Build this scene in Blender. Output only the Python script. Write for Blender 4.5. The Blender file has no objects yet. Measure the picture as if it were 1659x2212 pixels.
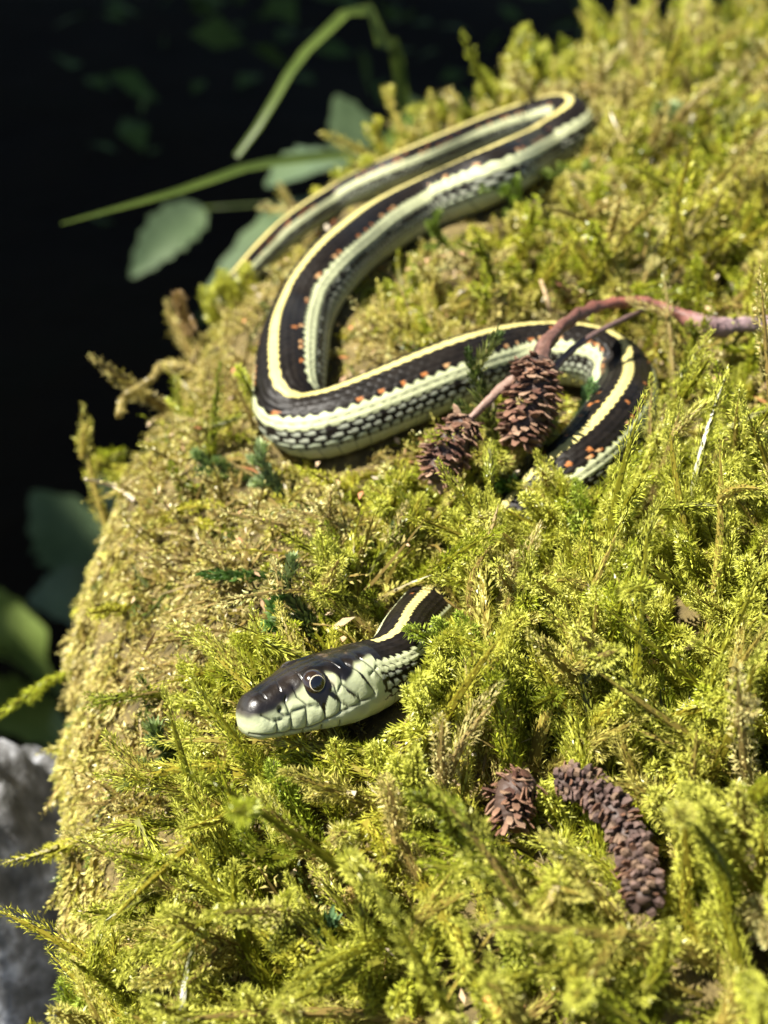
import bpy, math
import numpy as np
from mathutils import Vector, Matrix

# ------------------------------------------------------------------ camera, sky, sun, exposure
CM = 0.01                                   # all modelling below is in centimetres
rng = np.random.default_rng(11)
sc = bpy.context.scene
COL = sc.collection

PITCH = math.radians(36)
CAMP = np.array([0.0, -14.6, 14.4])
FPX = 3016.0                                # focal length in pixels of a 1659 x 2212 frame
CF = np.array([0, math.cos(PITCH), -math.sin(PITCH)])
CU = np.array([0, math.sin(PITCH), math.cos(PITCH)])
CR = np.array([1.0, 0, 0])

cam = bpy.data.cameras.new('camera')
camo = bpy.data.objects.new('camera', cam)
COL.objects.link(camo)
camo.location = Vector(CAMP * CM)
camo.rotation_euler = (math.pi / 2 - PITCH, 0, 0)
cam.sensor_fit = 'VERTICAL'
cam.sensor_height = 36
cam.sensor_width = 27
cam.lens = 36 * FPX / 2212
cam.clip_start = 0.005
cam.clip_end = 500
cam.dof.use_dof = True
cam.dof.focus_distance = 0.205
cam.dof.aperture_fstop = 20.0
sc.camera = camo

SUN = np.array([-0.55, -0.04, 0.83])
SUN /= np.linalg.norm(SUN)
w = bpy.data.worlds.new('World')
sc.world = w
w.use_nodes = True
nt = w.node_tree
sky = nt.nodes.new('ShaderNodeTexSky')
sky.sky_type = 'NISHITA'
sky.sun_disc = False
sky.sun_elevation = math.asin(SUN[2])
sky.sun_rotation = math.atan2(SUN[0], SUN[1])
nt.links.new(sky.outputs[0], nt.nodes['Background'].inputs[0])
nt.nodes['Background'].inputs[1].default_value = 0.05

sl = bpy.data.lights.new('sun', 'SUN')
sl.energy = 5.0
sl.angle = math.radians(0.53)
sl.color = (1.0, 0.95, 0.86)
so = bpy.data.objects.new('sun', sl)
COL.objects.link(so)
so.rotation_euler = Vector(SUN).to_track_quat('Z', 'Y').to_euler()
so.location = Vector(SUN * 5)

sc.view_settings.view_transform = 'Standard'
sc.view_settings.look = 'None'
sc.view_settings.exposure = 1.8
sc.view_settings.gamma = 1.0
sc.cycles.use_denoising = True
sc.cycles.max_bounces = 8
sc.cycles.transparent_max_bounces = 4

# ------------------------------------------------------------------ helpers
def norm(a):
    return a / np.maximum(np.linalg.norm(a, axis=-1, keepdims=True), 1e-9)

def mesh_np(name, verts, tris=None, quads=None, col=None, mat=None, parent=None, smooth=False, loc=None):
    verts = np.asarray(verts, np.float32) * CM
    loc_m = np.zeros(3) if loc is None else np.asarray(loc, float) * CM
    pl = parent_world(parent)
    verts = verts - (loc_m if parent is None else pl + 0).astype(np.float32)
    me = bpy.data.meshes.new(name)
    me.vertices.add(len(verts))
    me.vertices.foreach_set('co', verts.ravel())
    idx, starts, n = [], [], 0
    for arr, k in ((tris, 3), (quads, 4)):
        if arr is not None and len(arr):
            arr = np.asarray(arr, np.int32)
            idx.append(arr.ravel())
            starts.append(n + np.arange(len(arr), dtype=np.int32) * k)
            n += arr.size
    idx = np.concatenate(idx)
    starts = np.concatenate(starts)
    me.loops.add(len(idx))
    me.loops.foreach_set('vertex_index', idx)
    me.polygons.add(len(starts))
    me.polygons.foreach_set('loop_start', starts)
    me.polygons.foreach_set('use_smooth', np.full(len(starts), bool(smooth)))
    if col is not None:
        a = me.color_attributes.new('tint', 'FLOAT_COLOR', 'POINT')
        c = np.ones((len(verts), 4), np.float32)
        c[:, :3] = col
        a.data.foreach_set('color', c.ravel())
    me.update()
    me.validate()
    if mat:
        me.materials.append(mat)
    o = bpy.data.objects.new(name, me)
    COL.objects.link(o)
    if parent is not None:
        o.parent = parent
    else:
        o.location = Vector(loc_m)
    return o

def parent_world(p):
    a = np.zeros(3)
    while p is not None:
        a = a + np.array(p.location)
        p = p.parent
    return a

def thing(name, loc, label, cat, group=None):
    o = bpy.data.objects.new(name, None)
    o.empty_display_size = 0.01
    COL.objects.link(o)
    o.location = Vector(np.asarray(loc, float) * CM)
    return tag(o, label, cat, group)

def tag(o, label, cat, group=None, kind=None):
    o['label'] = label
    o['category'] = cat
    if group:
        o['group'] = group
    if kind:
        o['kind'] = kind
    return o

def ray(u, v):
    return CR * ((u - 829.5) / FPX) + CU * ((1106 - v) / FPX) + CF

def at(u, v, d):
    return CAMP + ray(u, v) * d

def proj(P):
    q = P - CAMP
    z = q @ CF
    return 829.5 + FPX * (q @ CR) / z, 1106 - FPX * (q @ CU) / z, z

# mound: flat-topped boulder with a rounded shoulder, given as a height field over the plan
MCX, MCY, MAX_, MAY, MROT, MZ, MN = 13.5, 12.942, 18.936, 25.069, -0.398, 7.009, 7.35
_mc, _ms = math.cos(MROT), math.sin(MROT)

def lumps(x, y):
    return (0.24 * np.sin(0.9 * x + 0.6 * y + 1.0) + 0.2 * np.sin(-0.7 * x + 1.15 * y + 2.1)
            + 0.12 * np.sin(2.1 * x - 1.3 * y) + 0.06 * np.sin(1.7 * x + 2.6 * y + 0.4)
            + 0.04 * np.sin(4.3 * x + 1.1 * y) * np.sin(3.7 * y))

def zf(x, y):
    x = np.asarray(x, float); y = np.asarray(y, float)
    X = (x - MCX) * _mc + (y - MCY) * _ms
    Y = -(x - MCX) * _ms + (y - MCY) * _mc
    r = np.sqrt((X / MAX_) ** 2 + (Y / MAY) ** 2)
    return np.where(r < 1, MZ * np.sqrt(np.maximum(0, 1 - r ** MN)) - MZ, -MZ - 60 * (r - 1)) + lumps(x, y)

def nf(x, y, e=0.25):
    dx = (zf(x + e, y) - zf(x - e, y)) / (2 * e)
    dy = (zf(x, y + e) - zf(x, y - e)) / (2 * e)
    return norm(np.stack([-dx, -dy, np.ones_like(dx)], -1))

def on(u, v, h=0.0, dmax=80):
    T = np.linspace(10, dmax, 1600)
    P = CAMP + ray(u, v) * T[:, None]
    below = P[:, 2] < zf(P[:, 0], P[:, 1]) + h
    i = int(below.argmax()) if below.any() else int(np.argmin(P[:, 2] - zf(P[:, 0], P[:, 1]) - h))
    return P[i]

def smooth_path(pts, n, extra=None, iters=2):
    """Catmull-Rom through the points, resampled evenly; extra = per-point values carried along"""
    pts = np.asarray(pts, float)
    k = pts.shape[1]
    A = pts if extra is None else np.c_[pts, extra]
    A = np.vstack([2 * A[0] - A[1], A, 2 * A[-1] - A[-2]])
    out = []
    for i in range(1, len(A) - 2):
        t = np.linspace(0, 1, 40, endpoint=False)[:, None]
        p0, p1, p2, p3 = A[i - 1], A[i], A[i + 1], A[i + 2]
        out.append(0.5 * (2 * p1 + (p2 - p0) * t + (2 * p0 - 5 * p1 + 4 * p2 - p3) * t ** 2 + (3 * p1 - p0 - 3 * p2 + p3) * t ** 3))
    out = np.vstack(out + [A[-2][None]])
    s = np.r_[0, np.cumsum(np.linalg.norm(np.diff(out[:, :k], axis=0), axis=1))]
    q = np.linspace(0, s[-1], n)
    return np.stack([np.interp(q, s, out[:, j]) for j in range(out.shape[1])], -1), s[-1]

def tube(path, rad, nseg=10, rough=0.0, seed=0, cap=True):
    """tapered tube with uneven bark; returns verts, quads, tris"""
    path = np.asarray(path, float); n = len(path)
    rad = np.broadcast_to(np.asarray(rad, float), (n,))
    T = norm(np.gradient(path, axis=0))
    up = np.array([0.13, 0.2, 0.97])
    A = norm(np.cross(T, up)); B = np.cross(T, A)
    th = np.linspace(0, 2 * math.pi, nseg, endpoint=False)
    g = np.random.default_rng(seed)
    rr = rad[:, None] * (1 + rough * g.normal(size=(n, nseg)) + rough * 1.5 * np.sin(3 * th + np.linspace(0, 9, n)[:, None]))
    V = path[:, None] + rr[..., None] * (np.cos(th)[None, :, None] * A[:, None] + np.sin(th)[None, :, None] * B[:, None])
    V = V.reshape(-1, 3)
    i = np.arange(n - 1)[:, None] * nseg; j = np.arange(nseg)[None]; j2 = (j + 1) % nseg
    Q = np.stack([i + j, i + j2, i + nseg + j2, i + nseg + j], -1).reshape(-1, 4)
    tr = []
    if cap:
        V = np.vstack([V, path[0], path[-1]])
        a, b = n * nseg, n * nseg + 1
        for q in range(nseg):
            tr.append((a, (q + 1) % nseg, q)); tr.append((b, (n - 1) * nseg + q, (n - 1) * nseg + (q + 1) % nseg))
    return V, Q, np.array(tr) if tr else None

# ------------------------------------------------------------------ materials
def mat_new(name):
    m = bpy.data.materials.new(name)
    m.use_nodes = True
    return m, m.node_tree, m.node_tree.nodes['Principled BSDF']

def mat_tint(name, rough=0.5, spec=0.4, transl=0.0, tint=(1, 1, 1), bump=0.0, bscale=900, sheen=0.0):
    """colour from the mesh's own 'tint' attribute; optional translucent share and fine bump"""
    m, t, p = mat_new(name)
    a = t.nodes.new('ShaderNodeAttribute'); a.attribute_name = 'tint'
    t.links.new(a.outputs['Color'], p.inputs['Base Color'])
    p.inputs['Roughness'].default_value = rough
    p.inputs['Specular IOR Level'].default_value = spec
    if bump:
        n = t.nodes.new('ShaderNodeTexNoise'); n.inputs['Scale'].default_value = bscale; n.inputs['Detail'].default_value = 3
        tc = t.nodes.new('ShaderNodeTexCoord'); t.links.new(tc.outputs['Object'], n.inputs['Vector'])
        b = t.nodes.new('ShaderNodeBump'); b.inputs['Strength'].default_value = bump; b.inputs['Distance'].default_value = 0.0004
        t.links.new(n.outputs[0], b.inputs['Height']); t.links.new(b.outputs[0], p.inputs['Normal'])
    if transl:
        tr = t.nodes.new('ShaderNodeBsdfTranslucent')
        mx = t.nodes.new('ShaderNodeMix'); mx.data_type = 'RGBA'; mx.blend_type = 'MULTIPLY'; mx.inputs[0].default_value = 1
        t.links.new(a.outputs['Color'], mx.inputs[6]); mx.inputs[7].default_value = (*tint, 1)
        t.links.new(mx.outputs[2], tr.inputs['Color'])
        ms = t.nodes.new('ShaderNodeMixShader'); ms.inputs[0].default_value = transl
        t.links.new(p.outputs[0], ms.inputs[1]); t.links.new(tr.outputs[0], ms.inputs[2])
        t.links.new(ms.outputs[0], t.nodes['Material Output'].inputs['Surface'])
    return m

def mat_noise(name, stops, scale, rough=0.8, detail=6, bump=0.0, bdist=0.002, spec=0.3, transl=0.0, stretch=(1, 1, 1)):
    m, t, p = mat_new(name)
    tc = t.nodes.new('ShaderNodeTexCoord')
    mp = t.nodes.new('ShaderNodeMapping'); mp.inputs['Scale'].default_value = stretch
    n = t.nodes.new('ShaderNodeTexNoise'); n.inputs['Scale'].default_value = scale; n.inputs['Detail'].default_value = detail
    n.inputs['Roughness'].default_value = 0.65
    t.links.new(tc.outputs['Object'], mp.inputs[0]); t.links.new(mp.outputs[0], n.inputs['Vector'])
    cr = t.nodes.new('ShaderNodeValToRGB')
    while len(cr.color_ramp.elements) < len(stops):
        cr.color_ramp.elements.new(0.5)
    for e, (pos, c) in zip(cr.color_ramp.elements, stops):
        e.position = pos; e.color = (*c, 1)
    t.links.new(n.outputs[0], cr.inputs[0])
    t.links.new(cr.outputs[0], p.inputs['Base Color'])
    p.inputs['Roughness'].default_value = rough
    p.inputs['Specular IOR Level'].default_value = spec
    if bump:
        b = t.nodes.new('ShaderNodeBump'); b.inputs['Strength'].default_value = bump; b.inputs['Distance'].default_value = bdist
        t.links.new(n.outputs[0], b.inputs['Height']); t.links.new(b.outputs[0], p.inputs['Normal'])
    if transl:
        tr = t.nodes.new('ShaderNodeBsdfTranslucent'); t.links.new(cr.outputs[0], tr.inputs['Color'])
        ms = t.nodes.new('ShaderNodeMixShader'); ms.inputs[0].default_value = transl
        t.links.new(p.outputs[0], ms.inputs[1]); t.links.new(tr.outputs[0], ms.inputs[2])
        t.links.new(ms.outputs[0], t.nodes['Material Output'].inputs['Surface'])
    return m

M_MOSS = mat_tint('moss_leaf', rough=0.34, spec=0.28, transl=0.33, tint=(1.1, 1.15, 0.6))
M_SPRIG = mat_tint('sprig_leaf', rough=0.45, spec=0.4, transl=0.25, tint=(1.0, 1.15, 0.7))
M_SNAKE = mat_tint('snake_skin', rough=0.45, spec=0.13, bump=0.12, bscale=2500)
M_HEAD = mat_tint('snake_head_skin', rough=0.3, spec=0.5, bump=0.15, bscale=1800)
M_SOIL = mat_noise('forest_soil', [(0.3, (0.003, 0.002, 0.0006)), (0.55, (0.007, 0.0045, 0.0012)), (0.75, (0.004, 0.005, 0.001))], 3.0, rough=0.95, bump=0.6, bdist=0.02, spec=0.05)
M_SUB = mat_noise('moss_base', [(0.3, (0.035, 0.026, 0.01)), (0.5, (0.10, 0.075, 0.025)), (0.7, (0.2, 0.15, 0.055))], 160, rough=0.9, bump=0.8, bdist=0.003)
M_ROCK = mat_noise('grey_rock', [(0.33, (0.025, 0.025, 0.02)), (0.45, (0.08, 0.08, 0.075)), (0.54, (0.16, 0.16, 0.16)), (0.63, (0.42, 0.43, 0.45))], 110, rough=0.6, bump=0.9, bdist=0.004, spec=0.5)
M_LEAF = mat_noise('broad_leaf', [(0.35, (0.065, 0.10, 0.045)), (0.65, (0.105, 0.15, 0.07))], 40, rough=0.45, spec=0.4, transl=0.3)
M_LEAFY = mat_noise('yellow_leaf', [(0.35, (0.095, 0.135, 0.024)), (0.65, (0.14, 0.185, 0.04))], 40, rough=0.45, spec=0.4, transl=0.3)
M_DLEAF = mat_noise('canopy_leaf', [(0.35, (0.04, 0.065, 0.014)), (0.65, (0.06, 0.10, 0.022))], 4, rough=0.85, spec=0.1, transl=0.15)
M_GRASS = mat_noise('grass_blade', [(0.35, (0.05, 0.078, 0.012)), (0.65, (0.07, 0.10, 0.017))], 50, rough=0.45, transl=0.3)
M_BARK = mat_noise('bark', [(0.35, (0.04, 0.03, 0.02)), (0.65, (0.1, 0.08, 0.06))], 8, rough=0.9, bump=0.8, bdist=0.02, stretch=(3, 3, 0.6))
M_TWIG = mat_tint('twig_bark', rough=0.55, spec=0.4, bump=0.7, bscale=900)
M_CONE = mat_tint('cone_scale', rough=0.6, spec=0.35, bump=0.4, bscale=1500)

def mat_flat(name, c, rough, spec=0.5, coat=0.0):
    m, t, p = mat_new(name)
    n = t.nodes.new('ShaderNodeTexNoise'); n.inputs['Scale'].default_value = 700
    mx = t.nodes.new('ShaderNodeMix'); mx.data_type = 'RGBA'
    mx.inputs[6].default_value = (*[x * 0.8 for x in c], 1); mx.inputs[7].default_value = (*[min(1, x * 1.2) for x in c], 1)
    t.links.new(n.outputs[0], mx.inputs[0]); t.links.new(mx.outputs[2], p.inputs['Base Color'])
    p.inputs['Roughness'].default_value = rough
    p.inputs['Specular IOR Level'].default_value = spec
    p.inputs['Coat Weight'].default_value = coat
    p.inputs['Coat Roughness'].default_value = 0.03
    return m
M_EYE = mat_flat('eye_iris', (0.02, 0.012, 0.008), 0.15, 0.6, 0.8)
M_PUPIL = mat_flat('eye_pupil', (0.004, 0.004, 0.005), 0.06, 0.5, 0.6)
M_RING = mat_flat('eye_ring', (0.55, 0.48, 0.34), 0.35, 0.5, 0.3)

# ------------------------------------------------------------------ ground
gx = np.linspace(-1, 1, 81); gx = np.sign(gx) * np.abs(gx) ** 3 * 4000
X, Y = np.meshgrid(gx, gx + 200)
GZ = -62.0
def gz(x, y):
    return GZ + 3.0 * np.sin(x * 0.021 + 0.7) * np.sin(y * 0.017 + 0.2) + 1.4 * np.sin(x * 0.07 + y * 0.05)
Z = gz(X, Y) * 1.0
i = np.arange(80)[:, None] * 81 + np.arange(80)[None]
Q = np.stack([i, i + 1, i + 82, i + 81], -1).reshape(-1, 4)
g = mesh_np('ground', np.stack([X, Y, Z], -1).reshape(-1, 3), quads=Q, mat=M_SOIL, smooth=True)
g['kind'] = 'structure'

# ------------------------------------------------------------------ boulder
NPHI, NR = 260, 90
phi = np.linspace(0, 2 * math.pi, NPHI, endpoint=False)
k = np.linspace(0, 1, NR)
rr = 1 - (1 - k) ** 2.4
RX = MCX + rr[:, None] * (MAX_ * np.cos(phi) * _mc - MAY * np.sin(phi) * _ms)
RY = MCY + rr[:, None] * (MAX_ * np.cos(phi) * _ms + MAY * np.sin(phi) * _mc)
RZ = zf(RX * 0.9999 + MCX * 0.0001, RY * 0.9999 + MCY * 0.0001)
rows = [np.stack([RX, RY, RZ], -1)]
edge = rows[0][-1]
zz = np.linspace(0, 1, 30)[1:]
for q in zz:
    fl = 1 + 0.02 * q * 12 * 0.12 + 0.05 * q ** 2 + 0.03 * np.sin(4 * phi + 3 * q) * q + 0.012 * np.sin(11 * phi + 9 * q) * q
    e = edge.copy()
    e[:, 0] = MCX + (edge[:, 0] - MCX) * fl
    e[:, 1] = MCY + (edge[:, 1] - MCY) * fl
    e[:, 2] = edge[:, 2] * (1 - q) + (GZ - 3) * q
    rows.append(e[None])
BV = np.concatenate(rows, 0)
nrow = BV.shape[0]
i = np.arange(nrow - 1)[:, None] * NPHI; j = np.arange(NPHI)[None]; j2 = (j + 1) % NPHI
BQ = np.stack([i + j, i + j2, i + NPHI + j2, i + NPHI + j], -1)
BQT = BQ[:NR - 1 + 2].reshape(-1, 4)
bo = mesh_np('boulder', BV.reshape(-1, 3), quads=BQ.reshape(-1, 4), mat=M_SUB, smooth=True, loc=(MCX, MCY, GZ))
tag(bo, 'large rounded boulder under the thick green and yellow moss', 'boulder')
bo.data.materials.append(M_ROCK)
mi = np.zeros(len(bo.data.polygons), np.int32); mi[(NR + 0) * NPHI:] = 1
bo.data.polygons.foreach_set('material_index', mi)

# pale rock shoulder beside the mound
def rock(name, c, ax, seed, label):
    g_ = np.random.default_rng(seed)
    nu, nv = 120, 80
    a = np.linspace(0, 2 * math.pi, nu, endpoint=False); b = np.linspace(0.001, math.pi - 0.001, nv)
    D = np.stack([np.sin(b)[:, None] * np.cos(a), np.sin(b)[:, None] * np.sin(a), np.cos(b)[:, None] + 0 * a], -1)
    disp = np.zeros(D.shape[:2])
    for f_, amp in ((2, .10), (4, .07), (8, .05), (15, .035), (28, .02)):
        for _ in range(4):
            d = norm(g_.normal(size=3)) * f_
            disp += amp * 0.5 * np.abs(np.sin(D @ d + g_.uniform(0, 6))) 
    V = np.asarray(c) + D * (0.85 + disp)[..., None] * np.asarray(ax)
    i = np.arange(nv - 1)[:, None] * nu; j = np.arange(nu)[None]; j2 = (j + 1) % nu
    Q = np.stack([i + j, i + nu + j, i + nu + j2, i + j2], -1).reshape(-1, 4)
    o = mesh_np(name, V.reshape(-1, 3), quads=Q, mat=M_ROCK, smooth=True, loc=(c[0], c[1], c[2] - ax[2]))
    return tag(o, label, 'rock')
rock('rock', at(-190, 2480, 36) + np.array([0, 3.0, -14]), (7.0, 8.0, 22.0), 5, 'pale grey crusty rock below the yellow moss flank')

# ------------------------------------------------------------------ snake
LH = 2.16
NAPE = at(797, 1463, 20.6)
SNOUT = at(524, 1562, 19.55)
HDIR = norm(SNOUT - NAPE)
body_px = [  # u, v, height of centre over the moss base, radius
    (905, 1350, .42, .50), (965, 1282, .38, .52), (1030, 1220, .36, .54), (1095, 1155, .36, .56), (1165, 1085, .42, .58),
    (1235, 1020, .5, .60), (1292, 958, .55, .62), (1335, 895, .6, .64), (1350, 845, .65, .66), (1335, 800, .72, .67), (1290, 774, .78, .68),
    (1230, 766, .8, .69), (1160, 766, .8, .69), (1090, 775, .75, .70), (1000, 800, .72, .71), (920, 832, .7, .71), (850, 862, .68, .71), (780, 893, .68, .71),
    (715, 918, .68, .71), (662, 925, .68, .70), (630, 905, .72, .70), (622, 865, .74, .72), (628, 810, .74, .74), (636, 750, .74, .76), (652, 690, .74, .72),
    (685, 625, .74, .71), (732, 565, .74, .71), (790, 516, .74, .71), (860, 474, .74, .71), (940, 437, .74, .71), (1015, 405, .74, .71),
    (1090, 369, .74, .71), (1160, 332, .74, .71), (1212, 300, .74, .71), (1238, 272, .76, .68), (1228, 250, .8, .64), (1185, 247, .7, .60),
    (1105, 268, .55, .56), (1000, 308, .5, .54), (900, 350, .48, .52), (800, 394, .45, .50), (720, 436, .42, .48), (650, 480, .4, .45),
    (590, 530, .36, .42), (540, 580, .3, .38), (505, 625, .2, .34)]
pts, rads, tilts = [], [], []
for q_, (u, v, h, r) in enumerate(body_px):
    pts.append(on(u, v, h - .08)); rads.append(r * (.88 if q_ >= 36 else .97))
    tilts.append((0, .30) if q_ < 6 else (.05, .12) if q_ < 9 else (0, .25) if q_ < 18 else (-.15, .25) if q_ < 21 else (-.42, .22) if q_ < 26 else (-.15, .28) if q_ < 35 else (0, .12))
tail = [pts[-1] + np.array([-0.5, 0.9, -0.9]), pts[-1] + np.array([-0.6, 2.0, -2.2]), pts[-1] + np.array([-0.5, 2.6, -4.0])]
pts += tail; rads += [.36, .28, .12]; tilts += [(0, .1)] * 3
pre = [NAPE + HDIR * 0.6, NAPE, NAPE - HDIR * 0.45 + np.array([0.06, 0.08, -0.02]), at(868, 1398, 21.0)]
CTRL = np.array(pre + pts)
CR_ = np.array([.42, .42, .42, .44] + rads)
DENSE, LB = smooth_path(CTRL, 4000, np.c_[CR_, np.array([(.1, .5)] * 3 + [(.05, .4)] + tilts)])
# light smoothing of the depth jitter
for _ in range(260):
    DENSE[2:-2] = (DENSE[:-4] + DENSE[1:-3] + DENSE[2:-2] + DENSE[3:-1] + DENSE[4:]) / 5
i0 = int(np.argmin(np.linalg.norm(DENSE[:, :3] - NAPE, axis=1)))
DENSE = DENSE[i0:]
ds_ = np.r_[0, np.cumsum(np.linalg.norm(np.diff(DENSE[:, :3], axis=0), axis=1))]
LB = ds_[-1]
# ring stations: head straight from the snout, then the body
NHEAD = 330
sh = LH * np.linspace(0, 1, NHEAD) ** 1.25
step_end = []
s = 0.0
while s < LB:
    d_ = np.interp(s, ds_, np.arange(len(DENSE)))
    P_ = DENSE[int(d_), :3]
    dep = (P_ - CAMP) @ CF
    s += 0.021 if dep < 27 else 0.036
    step_end.append(s)
sb = np.array(step_end[:-1])
Pb = np.stack([np.interp(sb, ds_, DENSE[:, j]) for j in range(3)], -1)
rb = np.interp(sb, ds_, DENSE[:, 3])
H0 = DENSE[0, :3]
HD = norm(SNOUT - H0)
Ph = H0 + HD * (LH - sh)[:, None]
PATH = np.vstack([Ph, Pb]); SS = np.r_[sh, LH + sb]
NRING = len(PATH)
TAN = norm(np.gradient(PATH, axis=0))
kern = np.ones(61) / 61
def smooth_rows(A, n=61):
    k_ = np.ones(n) / n
    pad = np.pad(A, ((n // 2, n // 2), (0, 0)), mode='edge')
    return np.stack([np.convolve(pad[:, j], k_, 'valid') for j in range(A.shape[1])], -1)
TILT = np.stack([np.interp(SS - LH, ds_, DENSE[:, j]) for j in (4, 5)], -1)
UPV = nf(PATH[:, 0], PATH[:, 1], 1.0) * 0.3 + np.array([0, 0.0, 0.7]) + np.c_[TILT, np.zeros(NRING)]
HUP = np.array([0.15, 0.68, 1.0])
wb = np.clip((SS - LH) / 2.0, 0, 1)[:, None]
UPV = norm(HUP)[None] * (1 - wb) + norm(UPV) * wb
UPV = smooth_rows(UPV)
UPV = norm(UPV - (UPV * TAN).sum(-1, keepdims=True) * TAN)
SIDE = np.cross(TAN, UPV)          # tangent runs snout -> tail; SIDE is the snake's left, towards the camera at the head
# section profile
tt = np.array([0, .012, .03, .06, .1, .2, .3, .4, .5, .6, .7, .8, .9, 1.0])
HS = 1.25
wv = 1.1 * np.array([.05, .13, .19, .25, .295, .345, .385, .43, .48, .53, .565, .57, .54, .49])
tv = HS * np.array([.05, .135, .195, .25, .29, .335, .375, .41, .435, .445, .445, .44, .43, .42])
bv = HS * np.array([.05, .11, .155, .19, .22, .258, .288, .315, .34, .365, .385, .39, .39, .39])
def prof(vals, bodyv):
    a = np.interp(sh / LH, tt, vals)
    a = np.r_[a, bodyv]
    lin = np.clip((SS - LH) / 0.8, 0, 1)
    a[NHEAD:] = vals[-1] * (1 - lin[NHEAD:]) + bodyv * lin[NHEAD:]
    b = smooth_rows(a[:, None], 13)[:, 0]
    b[:14] = a[:14]
    return b
WID = prof(wv, rb * 1.0); TOP = prof(tv, rb * 0.97); BOT = prof(bv, rb * 0.88)
EXP = np.interp(SS, [0, LH * .9, LH + .6], [.74, .74, 1.0])
NT = 168
th = np.linspace(-math.pi, math.pi, NT, endpoint=False)
TH = np.broadcast_to(th, (NRING, NT))
sn, cs = np.sin(TH), np.cos(TH)
yy = np.sign(sn) * np.abs(sn) ** EXP[:, None] * WID[:, None]
zz_ = np.where(cs > 0, TOP[:, None], BOT[:, None]) * np.sign(cs) * np.abs(cs) ** EXP[:, None]
RADN = norm(np.stack([yy / WID[:, None] ** 2, zz_ / np.where(cs > 0, TOP, BOT)[..., None].reshape(NRING, -1)[:, :1] ** 2 if False else zz_ / np.where(cs > 0, TOP[:, None], BOT[:, None]) ** 2], -1))
# ---- scales (lattice of overlapping keeled scales)
ROWDEG = 11.4
THR = np.degrees(TH) / ROWDEG
pitch = 0.30 * np.maximum(np.interp(SS, SS, np.r_[np.full(NHEAD, .45), rb]), .2)
SP = np.cumsum(np.r_[0, np.diff(SS)] / pitch)
SPG = np.broadcast_to(SP[:, None], (NRING, NT))
best = np.full((NRING, NT), -9.0); bk = np.zeros((NRING, NT)); bm = np.zeros((NRING, NT)); bu = np.zeros((NRING, NT)); be = np.zeros((NRING, NT))
k0 = np.floor(THR)
for dk in (0, 1):
    kk = k0 + dk
    off = 0.5 * (np.mod(kk, 2))
    m0 = np.floor(SPG - off)
    for dm in (0, -1):
        m_ = m0 + dm
        u_ = (SPG - off - m_) / 1.6
        dw = THR - kk
        W_ = 0.78 * np.sqrt(np.clip(1 - np.abs(2 * u_ - 0.85) ** 2.6 / 1.5, 0, 1)) * np.clip((1 - u_) * 4.5, 0, 1) ** 0.6
        ins = (np.abs(dw) < W_) & (u_ >= 0) & (u_ <= 1)
        rel = np.abs(dw) / np.maximum(W_, 1e-3)
        H_ = 0.15 + 0.85 * u_ + 0.30 * np.exp(-(dw / 0.12) ** 2) - 0.35 * rel ** 2
        H_ = np.where(ins, H_, -9)
        up_ = H_ > best
        best = np.where(up_, H_, best); bk = np.where(up_, kk, bk); bm = np.where(up_, m_, bm); bu = np.where(up_, u_, bu); be = np.where(up_, 1 - rel, be)
gap = best < -1
best = np.where(gap, 0.0, best)
vent = np.abs(THR) > 9.6
fr = np.mod(SPG * 0.9, 1)
best = np.where(vent, 0.25 + 0.55 * fr, best)
amp = np.clip((SS - LH * 0.90) / 0.5, 0, 1) * 0.030 * np.r_[np.full(NHEAD, .6), rb / .7]
disp = best * amp[:, None]
# ---- colour
def hsh(a, b, c=0.0):
    q = np.sin(a * 12.9898 + b * 78.233 + c * 37.719) * 43758.5453
    return q - np.floor(q)
ak = np.abs(bk); hh = hsh(bk, bm); h2 = hsh(bk, bm, 3.0)
YEL = np.array([.70, .61, .22]); BLK = np.array([.022, .017, .013]); PAL = np.array([.60, .63, .36]); GRY = np.array([.46, .48, .36])
ORA = np.array([.46, .17, .05]); VEN = np.array([.50, .55, .37])
colr = np.broadcast_to(BLK, (NRING, NT, 3)).copy() * (0.7 + 0.7 * hh[..., None])
def setc(mask, c, jit=0.16):
    global colr
    colr = np.where(mask[..., None], c * (1 - jit / 2 + jit * hh[..., None]), colr)
athr = np.abs(THR)
FLK = SS[:, None] > LH + 6
setc(FLK & (ak == 4) & (hh < .36) & (bu < .5 + .25 * h2) & (be > .35 + .45 * h2), ORA)
setc(FLK & (ak == 4) & (hh < .2) & (bu < .6) & (be > .65), np.array([.62, .36, .16]))
setc(FLK & (ak == 3) & (hh < .07) & (bu < .62) & (be > .5), ORA)
setc((ak == 2) & (hh < .05) & (bu < .5) & (be > .3), ORA)
stripe = athr < (0.74 + 0.10 * np.sin(SPG * 2 * math.pi))
setc(stripe & (SS[:, None] > LH + .25), YEL)
setc((ak == 5) | ((ak == 6) & (be > .3) & (bu > .3)), PAL, .2)
setc((ak == 7) & (hh < .5) & (be > .62) & (bu > .52), GRY * .9)
setc((ak == 7) & (hh >= .5) & (bu > .75) & (be > .6), GRY * .4)
setc((ak == 8) & (be > .56) & (bu > .52), GRY * 1.1)
setc((ak >= 9) & (be > .45) & (bu > .48), VEN)
setc(gap, BLK)
setc(((ak == 5) | (ak == 6)) & gap, PAL * .6)
setc(vent, VEN * 1.0)
setc(vent & (fr > .93), VEN * .45)
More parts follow.
